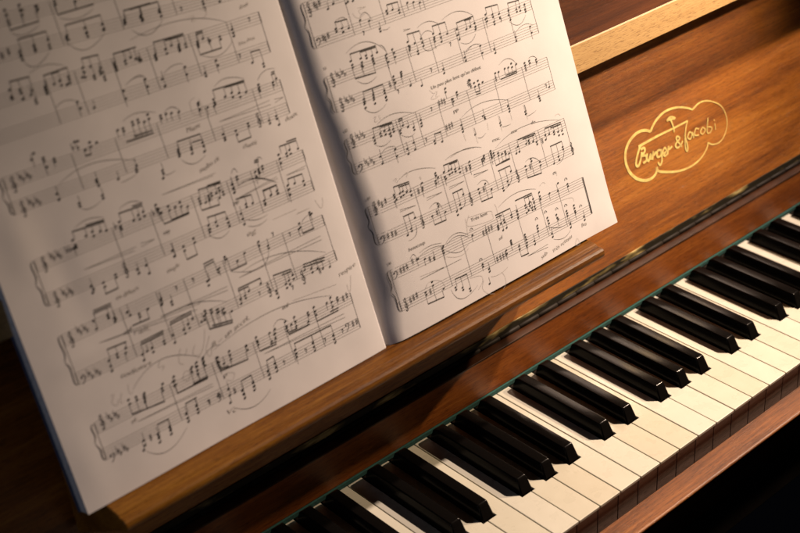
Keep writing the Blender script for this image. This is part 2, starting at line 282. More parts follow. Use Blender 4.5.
    '362,2310,424,2318,457,2295 566,2269,627,2294,664,2218 724,2139,756,2129,797,2136 374,2076,556,2104,701,1993 398,1869,473,1828,563,1848 '
    '662,2047,694,2020,706,1962 387,1675,466,1615,580,1642 1026,2058,1141,2073,1233,2020 1027,1915,1078,1874,1185,1891 1033,1989,1097,2014,1153,1986 '
    '1265,2044,1430,2062,1564,1988 1381,1838,1464,1813,1539,1858 1383,1752,1465,1786,1555,1775 1890,1847,1981,1793,2075,1844 1403,1754,1486,1788,1538,1772 '
    '1927,1748,2026,1779,2116,1752 451,1527,608,1556,790,1497 393,1397,456,1371,526,1391 621,1391,684,1357,741,1366 419,1328,479,1349,547,1333 '
    '1677,1571,1782,1590,1852,1529 1979,1524,2032,1528,2070,1495 1196,1325,1431,1362,1694,1290 1289,1136,1327,1123,1380,1140 1549,1128,1589,1120,1643,1119 '
    '1817,1121,1862,1120,1922,1131 465,1086,625,1120,835,1062 936,1085,1068,1101,1228,1076 421,659,500,675,522,747 678,806,756,824,794,760 '
    '937,696,997,714,1013,774 1160,807,1240,818,1274,764 1437,1003,1764,1059,2142,976 988,1086,1153,1097,1300,1053 1679,798,1768,802,1831,733 '
    '1987,666,2060,686,2099,756 1412,678,1484,706,1515,758 387,527,426,551,446,515 480,537,585,551,699,529 482,517,597,530,710,505 735,514,851,546,956,488 '
    '738,497,853,524,958,465 716,465,820,406,933,426 1299,574,1508,612,1711,566 661,175,736,68,909,102 1717,261,1837,199,1995,199 '
    '1748,136,1853,103,1944,133 '),
  pencil=(
    '574,2342,644,2329,581,2324,586,2295 524,2317,558,2274,627,2294 975,1610,1006,1574,1041,1580,1017,1545,1050,1543 1003,1567,972,1543,1024,1534 '
    '440,1581,464,1589,441,1556,471,1553 491,1588,492,1554 1170,1205,1173,1151 1274,1221,1279,1096 1544,1225,1541,1095 1813,1217,1819,1094 '
    '1419,1206,1413,1151 1668,1200,1666,1141 449,1110,478,1120,459,1096 502,1106,533,1111 549,1117,578,1125,566,1095 671,1056,682,1033,682,1060 '
    '709,418,829,374,922,397 1008,627,976,552,1203,512,1227,549,1207,582,1002,612 966,618,962,562,948,494 1278,537,1282,577,1274,614 430,376,656,357 '
    '437,270,484,305,548,297,602,266,620,217 863,181,962,159,966,112,907,69 978,115,947,61,990,0,1088,-33,1167,1,1179,64,1162,105 1054,113,1137,99,1233,118 '
    '1717,364,1744,401,1908,390,2045,369,2058,332 1954,5,1991,47,2003,-9,1959,-3 1759,574,1795,589,1821,570 1917,618,1957,621,1956,584 '
    '2154,1009,2131,1031,2095,1025 '),
  glyphs=(
    'treble,192,2437 sharp,243,2462 sharp,259,2448 sharp,285,2462 bass,195,2223 sharp,235,2233 sharp,250,2222 sharp,278,2235 rest,563,2167 treble,208,1932 '
    'flat,254,1958 flat,271,1944 flat,298,1960 flat,317,1943 treble,219,1749 flat,263,1772 flat,279,1758 flat,307,1769 flat,325,1754 sharp,655,1758 '
    'rest,705,1692 rest,1043,1741 rest,1282,1861 rest,1813,1882 treble,219,1484 flat,262,1507 flat,278,1491 flat,304,1504 flat,323,1489 bass,223,1297 '
    'flat,271,1313 flat,288,1293 flat,318,1309 flat,336,1286 rest,821,1286 rest,944,1478 sharp,1030,1492 sharp,1058,1494 sharp,1083,1489 sharp,1035,1302 '
    'sharp,1063,1302 sharp,1089,1307 sharp,1344,1536 sharp,1362,1516 sharp,1616,1485 sharp,1931,1462 rest,2085,1277 treble,235,975 sharp,275,1008 '
    'sharp,298,987 sharp,333,1001 sharp,629,960 sharp,1104,956 bass,225,754 sharp,268,759 sharp,306,759 sharp,337,756 treble,585,734 treble,1065,726 '
    'sharp,738,753 sharp,1212,755 sharp,1903,891 sharp,1717,747 treble,1568,720 treble,2181,720 bass,237,477 sharp,285,485 sharp,314,486 sharp,344,490 '
    'sharp,403,507 sharp,557,460 fermata,994,515 sharp,1096,448 sharp,1125,450 sharp,1156,457 sharp,1185,459 fermata,2036,522 fermata,1937,607 '
    'treble,242,229 sharp,291,250 sharp,322,256 sharp,355,262 sharp,479,236 fermata,1003,269 sharp,1157,212 sharp,1190,212 sharp,1219,213 sharp,1247,215 '
    'fermata,1634,347 fermata,1742,361 fermata,1863,340 fermata,1964,330 fermata,2114,267 '),
  texts=[('55', 167, 2024, 190, 2026, 'ink'), ("Un peu plus lent qu'au début", 996, 1607, 1503, 1604, 'ink'), ('62', 182, 1566, 207, 1570, 'ink'), ('pp', 1136, 1380, 1188, 1383, 'ink'), ('cresc.', 1420, 1054, 1502, 1048, 'ink'), ('cen', 1624, 1048, 1684, 1045, 'ink'), ('do', 1840, 1048, 1884, 1044, 'ink'), ('68', 198, 1056, 224, 1059, 'ink'), ('74', 201, 555, 228, 560, 'ink'), ('beaucoup', 399, 586, 557, 583, 'ink'), ('Très lent', 1013, 573, 1184, 566, 'ink'), ('mf', 1226, 338, 1266, 342, 'ink'), ('très retenu', 1713, 41, 1947, 71, 'pen'), ('sub.', 1582, 34, 1655, 60, 'pen'), ('8va', 2072, 105, 2128, 110, 'pen')],
 ),
 'left': dict(
  staves=[[-2270, -182, 3070, 2940], [-2270, -182, 2870, 2740], [-2260, -182, 2610, 2544], [-2260, -190, 2410, 2342], [-2255, -183, 2142, 2075], [-2268, -188, 1987, 1912], [-2255, -178, 1612, 1572], [-2265, -190, 1392, 1352], [-2258, -192, 1120, 1098], [-2267, -180, 862, 830], [-2258, -160, 520, 498], [-2275, -166, 342, 306]],
  heads=(
    '-1880,3031 -1880,3059 -1785,3002 -1785,3030 -1684,2998 -1684,3026 -1882,2990 -1882,2971 -1781,3061 -1775,3027 -1677,3026 -1677,3007 -1558,3001 '
    '-1555,3020 -1425,2982 -1558,2999 -1426,2978 -1880,2805 -1880,2786 -1782,2810 -1782,2791 -1682,2817 -1881,2773 -1881,2754 -1783,2777 -1687,2783 '
    '-1687,2764 -1553,2804 -1553,2776 -1422,2811 -1422,2783 -1302,2798 -1302,2770 -1562,2789 -1556,2797 -1421,2775 -1421,2756 -1302,2762 -1146,2781 '
    '-1146,2762 -1025,2775 -1025,2747 -1148,2768 -1151,2756 -1031,2739 -1030,2759 -1027,2775 -892,2770 -892,2751 -1029,2737 -1035,2764 -893,2726 -896,2757 '
    '-568,2730 -568,2711 -447,2691 -2022,2614 -1961,2594 -1961,2575 -1891,2564 -2028,2571 -2026,2558 -1962,2536 -1906,2543 -1890,2505 -1890,2486 -1804,2561 '
    '-1804,2533 -1742,2556 -1699,2563 -1699,2535 -1634,2570 -1634,2551 -1805,2548 -1805,2535 -1806,2516 -1662,2527 -1639,2530 -1525,2590 -1525,2562 '
    '-1472,2581 -1410,2551 -1410,2523 -1549,2536 -1530,2530 -1471,2520 -1471,2501 -1422,2535 -1422,2516 -1407,2492 -1407,2473 -1309,2551 -1309,2523 '
    '-1235,2541 -1235,2522 -1190,2550 -1159,2530 -1311,2535 -1310,2518 -1311,2502 -1128,2511 -1140,2517 -1019,2516 -938,2523 -938,2495 -891,2532 -838,2519 '
    '-791,2511 -791,2492 -1023,2507 -1023,2493 -1024,2480 -843,2507 -843,2493 -844,2482 -701,2501 -656,2505 -703,2487 -705,2474 -706,2464 -706,2483 '
    '-609,2477 -531,2462 -531,2481 -426,2495 -423,2472 -426,2451 -1637,2407 -1631,2365 -1543,2337 -1314,2371 -1316,2321 -1145,2390 -1145,2342 -1145,2393 '
    '-1144,2342 -1029,2354 -1025,2306 -847,2376 -850,2327 -615,2344 -612,2310 -720,2292 -720,2273 -352,2246 -272,2213 -272,2194 -1970,2166 -1970,2147 '
    '-1907,2137 -1907,2118 -2019,2212 -2044,2182 -1969,2108 -1694,2118 -1651,2123 -1651,2151 -1606,2134 -1744,2188 -1723,2184 -1328,2152 -1328,2171 '
    '-1286,2153 -1286,2172 -1247,2144 -1209,2151 -1209,2179 -1443,2156 -1403,2155 -1403,2136 -723,2115 -723,2096 -632,2103 -576,2111 -576,2083 -523,2093 '
    '-523,2065 -469,2081 -721,2082 -733,2072 -839,2130 -782,2081 -360,2096 -360,2077 -366,2069 -364,2053 -244,2073 -244,2054 -210,2089 -244,2073 -210,2089 '
    '-1125,2143 -1125,2124 -1083,2140 -1045,2132 -992,2122 -838,2132 -840,2116 -842,2087 -1965,1933 -1967,1894 -1692,1921 -1693,1905 -1690,1881 -1689,1816 '
    '-1689,1797 -1852,1826 -1852,1807 -1401,1906 -1412,1886 -1412,1869 -1550,1872 -1085,1898 -1085,1870 -990,1880 -899,1881 -1089,1883 -1092,1856 -992,1865 '
    '-997,1841 -899,1856 -906,1822 -736,1879 -732,1839 -732,1855 -635,1841 -635,1869 -531,1864 -531,1883 -367,1847 -366,1826 -301,1855 -301,1836 -299,1794 '
    '-1240,1814 -1240,1795 -1253,1766 -1974,1631 -1882,1623 -1834,1631 -1834,1603 -1782,1615 -1743,1603 -1969,1596 -1985,1582 -1968,1580 -1642,1620 '
    '-1642,1592 -1544,1593 -1503,1612 -1503,1584 -1464,1619 -1464,1591 -1647,1586 -1643,1571 -1367,1628 -1368,1603 -1365,1586 -1348,1567 -1355,1569 '
    '-1355,1597 -1287,1560 -1287,1588 -1241,1564 -1198,1553 -1198,1581 -1153,1535 -1057,1553 -1057,1534 -983,1543 -983,1524 -921,1538 -871,1528 -871,1509 '
    '-1056,1516 -1056,1535 -985,1511 -908,1500 -1016,1510 -890,1563 -890,1544 -958,1552 -958,1533 -787,1551 -787,1524 -792,1492 -737,1389 -737,1370 '
    '-684,1376 -593,1360 -593,1341 -532,1374 -476,1383 -476,1364 -379,1388 -384,1356 -385,1324 -376,1607 -376,1579 -313,1593 -313,1574 -280,1607 -280,1579 '
    '-211,1591 -377,1578 -378,1547 -592,1565 -594,1531 -562,1571 -562,1552 -528,1581 -528,1562 -562,1571 -562,1543 -789,1547 -790,1519 -792,1493 -737,1584 '
    '-737,1565 -1964,1320 -1968,1278 -1956,1297 -1879,1281 -1879,1309 -1785,1304 -1785,1323 -1634,1294 -1633,1268 -1568,1295 -1566,1240 -1358,1314 '
    '-1361,1273 -1363,1313 -1359,1271 -1278,1278 -1278,1306 -1189,1299 -1189,1327 -1052,1364 -1052,1336 -993,1363 -993,1335 -907,1353 -907,1325 -1058,1337 '
    '-1058,1318 -906,1300 -378,1388 -378,1360 -321,1381 -250,1370 -250,1342 -383,1359 -383,1320 -593,1360 -593,1332 -528,1375 -472,1385 -472,1366 -795,1344 '
    '-795,1307 -794,1269 -2029,1114 -1927,1108 -1927,1089 -1891,1075 -2027,1059 -1896,1048 -1886,1062 -1725,1008 -1725,1027 -1658,1031 -1797,1071 '
    '-1786,1044 -1553,1048 -1558,1017 -1487,1008 -1548,1058 -1555,1024 -1487,1007 -1487,988 -1194,1026 -1194,998 -1093,1068 -1093,1049 -1180,1030 '
    '-1080,1072 -1007,1107 -933,1063 -863,1090 -1015,1125 -1015,1106 -735,1119 -739,1092 -673,1065 -673,1046 -385,1084 -385,1112 -280,1133 -280,1152 '
    '-399,1077 -268,1138 -2025,839 -1960,853 -1960,834 -1889,865 -2027,802 -2029,770 -1900,836 -1798,778 -1721,788 -1721,760 -1628,794 -1628,775 -1801,739 '
    '-1760,783 -1555,802 -1467,803 -1467,775 -1426,823 -1426,795 -1383,843 -1557,751 -1282,835 -1282,854 -1235,823 -1235,842 -1197,806 -1197,825 -1330,796 '
    '-1304,798 -1295,825 -1240,823 -1240,842 -1188,806 -1188,825 -1148,782 -1148,810 -1096,770 -1003,817 -963,825 -963,806 -924,841 -819,851 -1010,787 '
    '-723,755 -723,736 -632,767 -632,739 -601,780 -601,752 -560,803 -560,775 -721,705 -457,797 -402,786 -402,758 -356,766 -314,749 -255,738 -1994,523 '
    '-1994,551 -1940,526 -1940,545 -1884,526 -1753,497 -1753,516 -1878,542 -1886,509 -1892,489 -1736,541 -1646,549 -1651,524 -1650,494 -1663,493 -1663,521 '
    '-1514,521 -1514,540 -1471,512 -1471,540 -1408,517 -1408,545 -1502,550 -1459,564 -1464,537 -1476,487 -1404,573 -1305,527 -1306,493 -1311,460 -1316,477 '
    '-1316,496 -1216,474 -1077,477 -1077,505 -1312,530 -1315,503 -1209,530 -1212,503 -1275,469 -1077,510 -1409,564 -1415,534 -985,474 -985,493 -878,452 '
    '-844,459 -844,487 -984,529 -987,502 -876,511 -827,518 -835,489 -735,466 -735,485 -659,465 -557,454 -731,531 -731,497 -652,530 -652,496 -539,514 '
    '-539,495 -693,492 -481,470 -332,468 -480,529 -478,498 -328,535 -328,501 -276,512 -276,493 -370,512 -1995,263 -1996,229 -2015,204 -1884,257 -1884,238 '
    '-1790,263 -1790,244 -1886,254 -1889,227 -1892,199 -1792,259 -1794,235 -1799,210 -1649,285 -1561,301 -1561,273 -1650,282 -1651,252 -1653,229 -1563,297 '
    '-1564,274 -1566,249 -1305,296 -1309,253 -1321,204 -1208,243 -1208,215 -1115,256 -1115,228 -1210,239 -1208,211 -1211,184 -1116,252 -1119,227 -1123,202 '
    '-978,279 -978,251 -910,303 -910,275 -980,275 -982,249 -985,221 -911,299 -913,273 -914,244 -726,319 -726,291 -575,303 -399,280 -727,316 -729,289 '
    '-733,266 -576,299 -578,272 -581,244 -400,276 -401,251 -401,224 '),
  lines=(
    '-1888,3031,-1888,2939 -1793,3002,-1793,2938 -1697,2998,-1697,2937 -1874,2990,-1874,3040 -1786,3061,-1786,2977 -1685,3026,-1685,2976 '
    '-1564,3020,-1564,2951 -1433,2982,-1433,2932 -1566,2999,-1566,2937 -1434,2978,-1434,2933 -1866,2805,-1866,2875 -1774,2810,-1774,2871 '
    '-1676,2817,-1676,2867 -1873,2773,-1873,2823 -1775,2777,-1775,2827 -1679,2783,-1679,2833 -1544,2804,-1544,2864 -1414,2811,-1414,2859 '
    '-1295,2798,-1295,2855 -1567,2797,-1567,2739 -1413,2775,-1413,2825 -1294,2762,-1294,2812 -1133,2781,-1133,2834 -1017,2775,-1017,2829 '
    '-1141,2756,-1141,2818 -1022,2739,-1022,2809 -1591,3028,-1591,2754 -1169,3001,-1169,2727 -1019,2775,-1019,2825 -884,2770,-884,2819 '
    '-1024,2737,-1024,2814 -886,2726,-886,2807 -576,2730,-576,2680 -439,2691,-439,2741 -780,2977,-780,2703 -2007,2614,-2007,2658 -1953,2594,-1953,2654 '
    '-1883,2564,-1883,2648 -2019,2558,-2019,2621 -1954,2536,-1954,2586 -1898,2543,-1898,2593 -1882,2505,-1882,2555 -1789,2561,-1789,2625 '
    '-1734,2556,-1734,2625 -1691,2563,-1691,2624 -1626,2570,-1626,2624 -1797,2516,-1797,2598 -1643,2527,-1643,2580 -1514,2590,-1514,2644 '
    '-1464,2581,-1464,2639 -1402,2551,-1402,2633 -1531,2530,-1531,2586 -1463,2520,-1463,2570 -1414,2535,-1414,2585 -1399,2492,-1399,2542 '
    '-1298,2551,-1298,2605 -1227,2541,-1227,2602 -1182,2550,-1182,2601 -1151,2530,-1151,2599 -1303,2502,-1303,2585 -1126,2511,-1126,2567 '
    '-1787,2595,-1787,2320 -1588,2589,-1588,2314 -1322,2580,-1322,2305 -1007,2516,-1007,2589 -930,2523,-930,2585 -883,2532,-883,2583 -830,2519,-830,2581 '
    '-783,2511,-783,2578 -1015,2480,-1015,2557 -835,2482,-835,2557 -691,2501,-691,2554 -648,2505,-648,2556 -696,2474,-696,2537 -712,2464,-712,2414 '
    '-617,2477,-617,2411 -543,2462,-543,2408 -418,2495,-418,2545 -416,2451,-416,2522 -1063,2572,-1063,2297 -748,2562,-748,2286 -450,2553,-450,2277 '
    '-1642,2407,-1642,2315 -1535,2337,-1535,2387 -1323,2371,-1323,2271 -1153,2390,-1153,2292 -1152,2393,-1152,2292 -1019,2306,-1019,2404 '
    '-856,2376,-856,2277 -621,2344,-621,2260 -712,2292,-712,2342 -340,2246,-340,2315 -265,2213,-265,2309 -1978,2166,-1978,2116 -1915,2137,-1915,2087 '
    '-2039,2212,-2039,2132 -1977,2108,-1977,2058 -1702,2118,-1702,2083 -1665,2123,-1665,2080 -1665,2134,-1665,2080 -1742,2188,-1742,2134 '
    '-1336,2152,-1336,2064 -1294,2153,-1294,2062 -1255,2144,-1255,2060 -1217,2151,-1217,2058 -1451,2156,-1451,2106 -1411,2155,-1411,2105 '
    '-707,2115,-707,2172 -624,2103,-624,2167 -568,2111,-568,2164 -515,2093,-515,2161 -461,2081,-461,2158 -735,2082,-735,2022 -847,2130,-847,2080 '
    '-790,2081,-790,2031 -368,2096,-368,2046 -373,2069,-373,2003 -252,2073,-252,2023 -218,2089,-218,2039 -236,2073,-236,2125 -209,2089,-209,2126 '
    '-1133,2143,-1133,2093 -1091,2140,-1091,2090 -1053,2132,-1053,2082 -1000,2122,-1000,2072 -847,2132,-847,2066 -850,2087,-850,2037 -1791,2127,-1791,1896 '
    '-1479,2117,-1479,1885 -1170,2107,-1170,1873 -802,2095,-802,1860 -418,2083,-418,1846 -732,1965,-316,1941 -732,1965,-314,1971 -201,1954,-275,1965 '
    '-201,1954,-279,1942 -1958,1894,-1958,1983 -1684,1881,-1684,1971 -1681,1816,-1681,1866 -1844,1826,-1844,1876 -1400,1869,-1400,1956 '
    '-1542,1872,-1542,1922 -1074,1898,-1074,1949 -982,1880,-982,1944 -896,1881,-896,1939 -1082,1856,-1082,1933 -987,1841,-987,1915 -894,1822,-894,1906 '
    '-725,1839,-725,1929 -643,1841,-643,1793 -539,1864,-539,1792 -359,1826,-359,1897 -293,1855,-293,1905 -291,1794,-291,1844 -1232,1814,-1232,1864 '
    '-1245,1766,-1245,1816 -1958,1631,-1958,1681 -1874,1623,-1874,1673 -1826,1631,-1826,1669 -1774,1615,-1774,1664 -1737,1603,-1737,1661 '
    '-1982,1596,-1982,1530 -1626,1620,-1626,1671 -1536,1593,-1536,1665 -1495,1612,-1495,1662 -1457,1619,-1457,1660 -1653,1586,-1653,1521 '
    '-1375,1628,-1375,1553 -1365,1586,-1365,1517 -1701,1601,-1701,1307 -1423,1596,-1423,1302 -1354,1569,-1354,1493 -1295,1560,-1295,1492 '
    '-1249,1564,-1249,1491 -1206,1553,-1206,1490 -1161,1535,-1161,1489 -1042,1553,-1042,1606 -975,1543,-975,1600 -913,1538,-913,1595 -868,1528,-868,1591 '
    '-1063,1516,-1063,1473 -993,1511,-993,1466 -924,1500,-924,1459 -1008,1510,-1008,1560 -898,1563,-898,1513 -966,1552,-966,1502 -781,1492,-781,1601 '
    '-729,1389,-729,1440 -676,1376,-676,1435 -580,1360,-580,1422 -524,1374,-524,1422 -468,1383,-468,1422 -391,1388,-391,1274 -352,1607,-352,1656 '
    '-305,1593,-305,1653 -272,1607,-272,1651 -206,1591,-206,1648 -385,1578,-385,1497 -601,1565,-601,1481 -570,1571,-570,1521 -536,1581,-536,1531 '
    '-554,1571,-554,1622 -782,1493,-782,1597 -745,1584,-745,1534 -1104,1590,-1104,1296 -822,1584,-822,1290 -627,1581,-627,1286 -408,1576,-408,1282 '
    '-804,1446,-444,1475 -804,1446,-439,1461 -1300,1671,-879,1663 -1300,1671,-903,1652 -367,1455,-192,1461 -367,1455,-209,1446 -1955,1278,-1955,1370 '
    '-1887,1281,-1887,1237 -1798,1304,-1798,1238 -1625,1268,-1625,1344 -1559,1240,-1559,1345 -1968,1433,-1592,1432 -1968,1433,-1609,1412 '
    '-1454,1429,-1553,1439 -1454,1429,-1557,1417 -1351,1273,-1351,1364 -1353,1271,-1353,1363 -1283,1278,-1283,1218 -1199,1299,-1199,1220 '
    '-1043,1364,-1043,1414 -985,1363,-985,1409 -903,1353,-903,1401 -1066,1337,-1066,1287 -898,1300,-898,1350 -367,1388,-367,1428 -313,1381,-313,1425 '
    '-242,1370,-242,1420 -391,1359,-391,1270 -581,1360,-581,1427 -520,1375,-520,1426 -464,1385,-464,1424 -787,1269,-787,1394 -2012,1114,-2012,1156 '
    '-1919,1108,-1919,1154 -1886,1075,-1886,1154 -2019,1059,-2019,1109 -1883,1048,-1883,1112 -1733,1008,-1733,974 -1669,1031,-1669,972 '
    '-1783,1044,-1783,1121 -1548,1017,-1548,1098 -1479,1008,-1479,1058 -1837,1116,-1837,781 -1567,1113,-1567,777 -2044,969,-1297,914 -2044,969,-1334,885 '
    '-1544,1024,-1544,1108 -1479,1007,-1479,1057 -1181,1026,-1181,1124 -1101,1068,-1101,1128 -1172,1030,-1172,1080 -1088,1072,-1088,1022 '
    '-1003,1107,-1003,1021 -941,1063,-941,1020 -873,1090,-873,1020 -1023,1125,-1023,1075 -745,1119,-745,1042 -665,1065,-665,1115 -380,1084,-380,1037 '
    '-288,1133,-288,1036 -407,1077,-407,1027 -276,1138,-276,1088 -1354,1110,-1354,774 -1038,1107,-1038,769 -740,1104,-740,765 -535,1102,-535,761 '
    '-964,954,-253,968 -964,954,-252,940 -1597,950,-1069,936 -1597,950,-1072,912 -2010,839,-2010,909 -1952,853,-1952,905 -1881,865,-1881,901 '
    '-2020,770,-2020,852 -1908,836,-1908,786 -1786,778,-1786,840 -1713,788,-1713,841 -1620,794,-1620,844 -1793,739,-1793,789 -1752,783,-1752,833 '
    '-1547,802,-1547,873 -1459,803,-1459,876 -1418,823,-1418,877 -1380,843,-1380,878 -1549,751,-1549,801 -1285,835,-1285,726 -1243,823,-1243,720 '
    '-1211,806,-1211,716 -1309,796,-1309,848 -1292,825,-1292,727 -1248,823,-1248,720 -1196,806,-1196,711 -1156,782,-1156,705 -1116,770,-1116,698 '
    '-995,817,-995,889 -955,825,-955,888 -916,841,-916,888 -811,851,-811,886 -1002,787,-1002,837 -707,755,-707,861 -624,767,-624,853 -593,780,-593,850 '
    '-557,803,-557,846 -713,705,-713,755 -449,797,-449,836 -394,786,-394,830 -348,766,-348,825 -306,749,-306,821 -247,738,-247,788 -2002,523,-2002,454 '
    '-1948,526,-1948,448 -1892,526,-1892,442 -1763,497,-1763,429 -1893,542,-1893,439 -1744,541,-1744,491 -1657,549,-1657,444 -1660,493,-1660,436 '
    '-1522,521,-1522,433 -1479,512,-1479,432 -1421,517,-1421,431 -1510,550,-1510,500 -1474,564,-1474,437 -1412,573,-1412,523 -1315,527,-1315,410 '
    '-1985,394,-1401,382 -1985,394,-1403,364 -1318,477,-1318,434 -1224,474,-1224,427 -1095,477,-1095,418 -1322,530,-1322,453 -1218,530,-1218,453 '
    '-1267,469,-1267,519 -1085,510,-1085,460 -1420,564,-1420,484 -989,474,-989,429 -886,452,-886,421 -852,459,-852,418 -993,529,-993,452 -884,511,-884,461 '
    '-839,518,-839,439 -735,466,-735,439 -667,465,-667,437 -565,454,-565,434 -739,531,-739,447 -660,530,-660,446 -547,514,-547,464 -701,492,-701,442 '
    '-487,470,-487,427 -340,468,-340,425 -487,529,-487,448 -336,535,-336,451 -284,512,-284,462 -378,512,-378,462 -1358,511,-1358,252 -1021,507,-1021,247 '
    '-750,504,-750,242 -490,501,-490,238 -1692,514,-1692,258 -1358,511,-1358,252 -1987,229,-1987,313 -2007,204,-2007,254 -1869,257,-1869,314 '
    '-1782,263,-1782,311 -1881,199,-1881,304 -1787,210,-1787,309 -1632,285,-1632,347 -1553,301,-1553,349 -1643,229,-1643,332 -1556,249,-1556,347 '
    '-1299,253,-1299,346 -1313,204,-1313,254 -1197,243,-1197,304 -1112,256,-1112,308 -1201,184,-1201,289 -1111,202,-1111,302 -965,279,-965,347 '
    '-904,303,-904,352 -974,221,-974,325 -905,244,-905,349 -718,319,-718,361 -567,303,-567,357 -393,280,-393,353 -738,316,-738,216 -571,244,-571,349 '
    '-393,224,-393,326 -963,397,-261,384 -963,397,-259,356 '),
  beams=(
    '-1889,2939,-1697,2937 -1566,2937,-1313,2929 -1866,2875,-1676,2867 -1544,2864,-1295,2855 -1133,2834,-940,2826 -1089,2828,-884,2819 '
    '-2007,2658,-1879,2648 -1789,2625,-1624,2624 -1734,2619,-1684,2619 -1514,2644,-1396,2632 -1298,2605,-1133,2599 -1240,2600,-1179,2597 '
    '-1007,2589,-782,2578 -922,2577,-787,2566 -691,2554,-640,2556 -696,2542,-644,2543 -712,2414,-543,2408 -340,2315,-265,2309 -1707,2083,-1665,2080 '
    '-1411,2068,-1212,2057 -1350,2083,-1215,2075 -707,2172,-457,2158 -614,2160,-461,2148 -239,2125,-209,2126 -233,2138,-204,2139 -1074,1949,-896,1939 '
    '-970,1907,-904,1902 -643,1793,-538,1792 -1958,1681,-1737,1661 -1861,1684,-1733,1672 -1626,1671,-1457,1660 -1523,1679,-1451,1674 -1354,1493,-1161,1489 '
    '-1291,1499,-1158,1497 -1042,1606,-868,1591 -968,1607,-864,1601 -1063,1473,-924,1459 -795,1447,-675,1434 -580,1422,-468,1422 -352,1656,-206,1648 '
    '-285,1667,-201,1662 -577,1623,-543,1621 -572,1635,-538,1633 -1893,1237,-1798,1238 -1283,1218,-1199,1220 -1043,1414,-903,1401 -367,1428,-241,1420 '
    '-581,1427,-463,1424 -2012,1156,-1886,1154 -2006,1171,-1881,1169 -1793,976,-1669,972 -1181,1124,-1101,1128 -1181,1142,-1099,1145 -1003,1021,-873,1020 '
    '-380,1037,-282,1036 -2010,909,-1871,900 -1786,840,-1613,844 -1780,855,-1607,859 -1552,873,-1380,878 -1546,888,-1374,893 -1285,726,-1211,716 '
    '-1292,727,-1116,698 -1267,740,-1111,713 -995,889,-808,886 -1001,874,-919,872 -707,861,-557,846 -639,836,-563,831 -455,837,-274,818 -462,820,-281,798 '
    '-2005,454,-1763,429 -1660,436,-1421,431 -1531,444,-1415,444 -1318,434,-1095,418 -1313,447,-1248,441 -989,429,-852,418 -896,438,-847,433 '
    '-735,439,-552,433 -730,452,-657,449 -487,427,-296,425 -363,443,-289,443 -1869,314,-1779,311 -1632,347,-1542,349 -1197,304,-1112,308 -965,347,-904,352 '
    '-718,361,-393,353 '),
  slurs=(
    '-1889,2922,-1812,2888,-1702,2916 -1560,2915,-1443,2879,-1322,2906 -1879,2754,-1819,2693,-1698,2748 -1558,2756,-1461,2686,-1304,2743 '
    '-1120,2707,-1017,2645,-888,2706 -1873,2664,-1753,2681,-1640,2640 -1159,2650,-766,2662,-451,2556 -699,2404,-576,2368,-451,2423 '
    '-1234,2418,-1182,2428,-1142,2408 -1008,2379,-930,2410,-852,2399 -1785,2417,-1718,2441,-1640,2417 -1289,2397,-1218,2421,-1145,2408 '
    '-1388,2194,-1281,2213,-1149,2172 -689,2188,-584,2214,-453,2168 -356,2122,-285,2165,-197,2156 -1095,2149,-1031,2168,-981,2126 '
    '-1929,1983,-1678,2024,-1389,1938 -1848,1792,-1795,1771,-1709,1787 -1543,1845,-1498,1845,-1420,1856 -1086,1832,-1011,1776,-905,1799 '
    '-1236,1787,-1203,1775,-1152,1784 -1935,1696,-1831,1715,-1729,1684 -1617,1692,-1529,1711,-1450,1677 -569,1634,-533,1647,-512,1622 '
    '-769,1614,-738,1641,-722,1605 -752,1529,-612,1523,-466,1440 -757,1515,-610,1528,-449,1433 -1067,1299,-999,1254,-915,1276 -777,1296,-691,1262,-601,1264 '
    '-774,1248,-695,1222,-616,1236 -366,1105,-332,1130,-268,1144 -1005,1016,-789,950,-680,1030 -932,981,-599,977,-253,845 -1603,935,-1355,937,-1105,843 '
    '-1941,599,-1685,692,-1415,578 -1404,573,-1327,607,-1257,598 -1315,586,-805,642,-311,544 -834,533,-770,564,-708,521 -1317,169,-1168,100,-1006,153 '
    '-2003,193,-1859,120,-1677,200 '),
  pencil=(
    '-706,2665,-666,2660,-693,2633,-661,2631 -606,2685,-566,2659,-603,2627 -848,2172,-893,2154,-893,2079,-845,2054,-819,2096,-825,2156 -383,1179,-266,1181 '
    '-370,1184,-289,1181 -205,1216,-173,1145,-140,1210 -575,1216,-370,1212 -1532,701,-1573,628,-1548,594 -1489,681,-1519,638 -1428,676,-1461,623,-1418,603 '
    '-1325,744,-1381,632,-1451,583 -1307,690,-1359,622 -2096,628,-2072,628,-2101,586,-2078,553,-2053,586 -2019,614,-2047,560,-2023,560 '
    '-1958,647,-1968,589,-1940,587 -1699,687,-1724,654,-1683,646,-1707,623 -1553,551,-1587,509,-1554,482,-1524,526,-1548,544 -163,567,-157,507,-110,613 '
    '-1363,619,-1350,558,-1311,627 -1276,403,-1223,378,-1256,339,-1296,362 -623,640,-247,603 '),
  glyphs=(
    'sharp,-1947,2826 sharp,-1993,2815 rest,-739,2731 rest,-569,2681 rest,-272,2521 rest,-430,2319 sharp,-1138,2519 sharp,-618,2479 treble,-2206,2076 '
    'flat,-2152,2106 flat,-2135,2087 flat,-2106,2101 flat,-2089,2085 flat,-1767,2152 flat,-1736,2144 treble,-2203,1919 flat,-2151,1946 flat,-2132,1926 '
    'flat,-2104,1937 flat,-2088,1919 treble,-445,1869 treble,-2200,1558 flat,-2142,1591 flat,-2125,1572 flat,-2097,1583 flat,-2082,1567 flat,-2031,1581 '
    'flat,-2009,1580 flat,-1676,1598 flat,-1400,1578 treble,-2205,1328 flat,-2149,1352 flat,-2133,1332 flat,-2106,1346 flat,-2091,1330 treble,-1712,1315 '
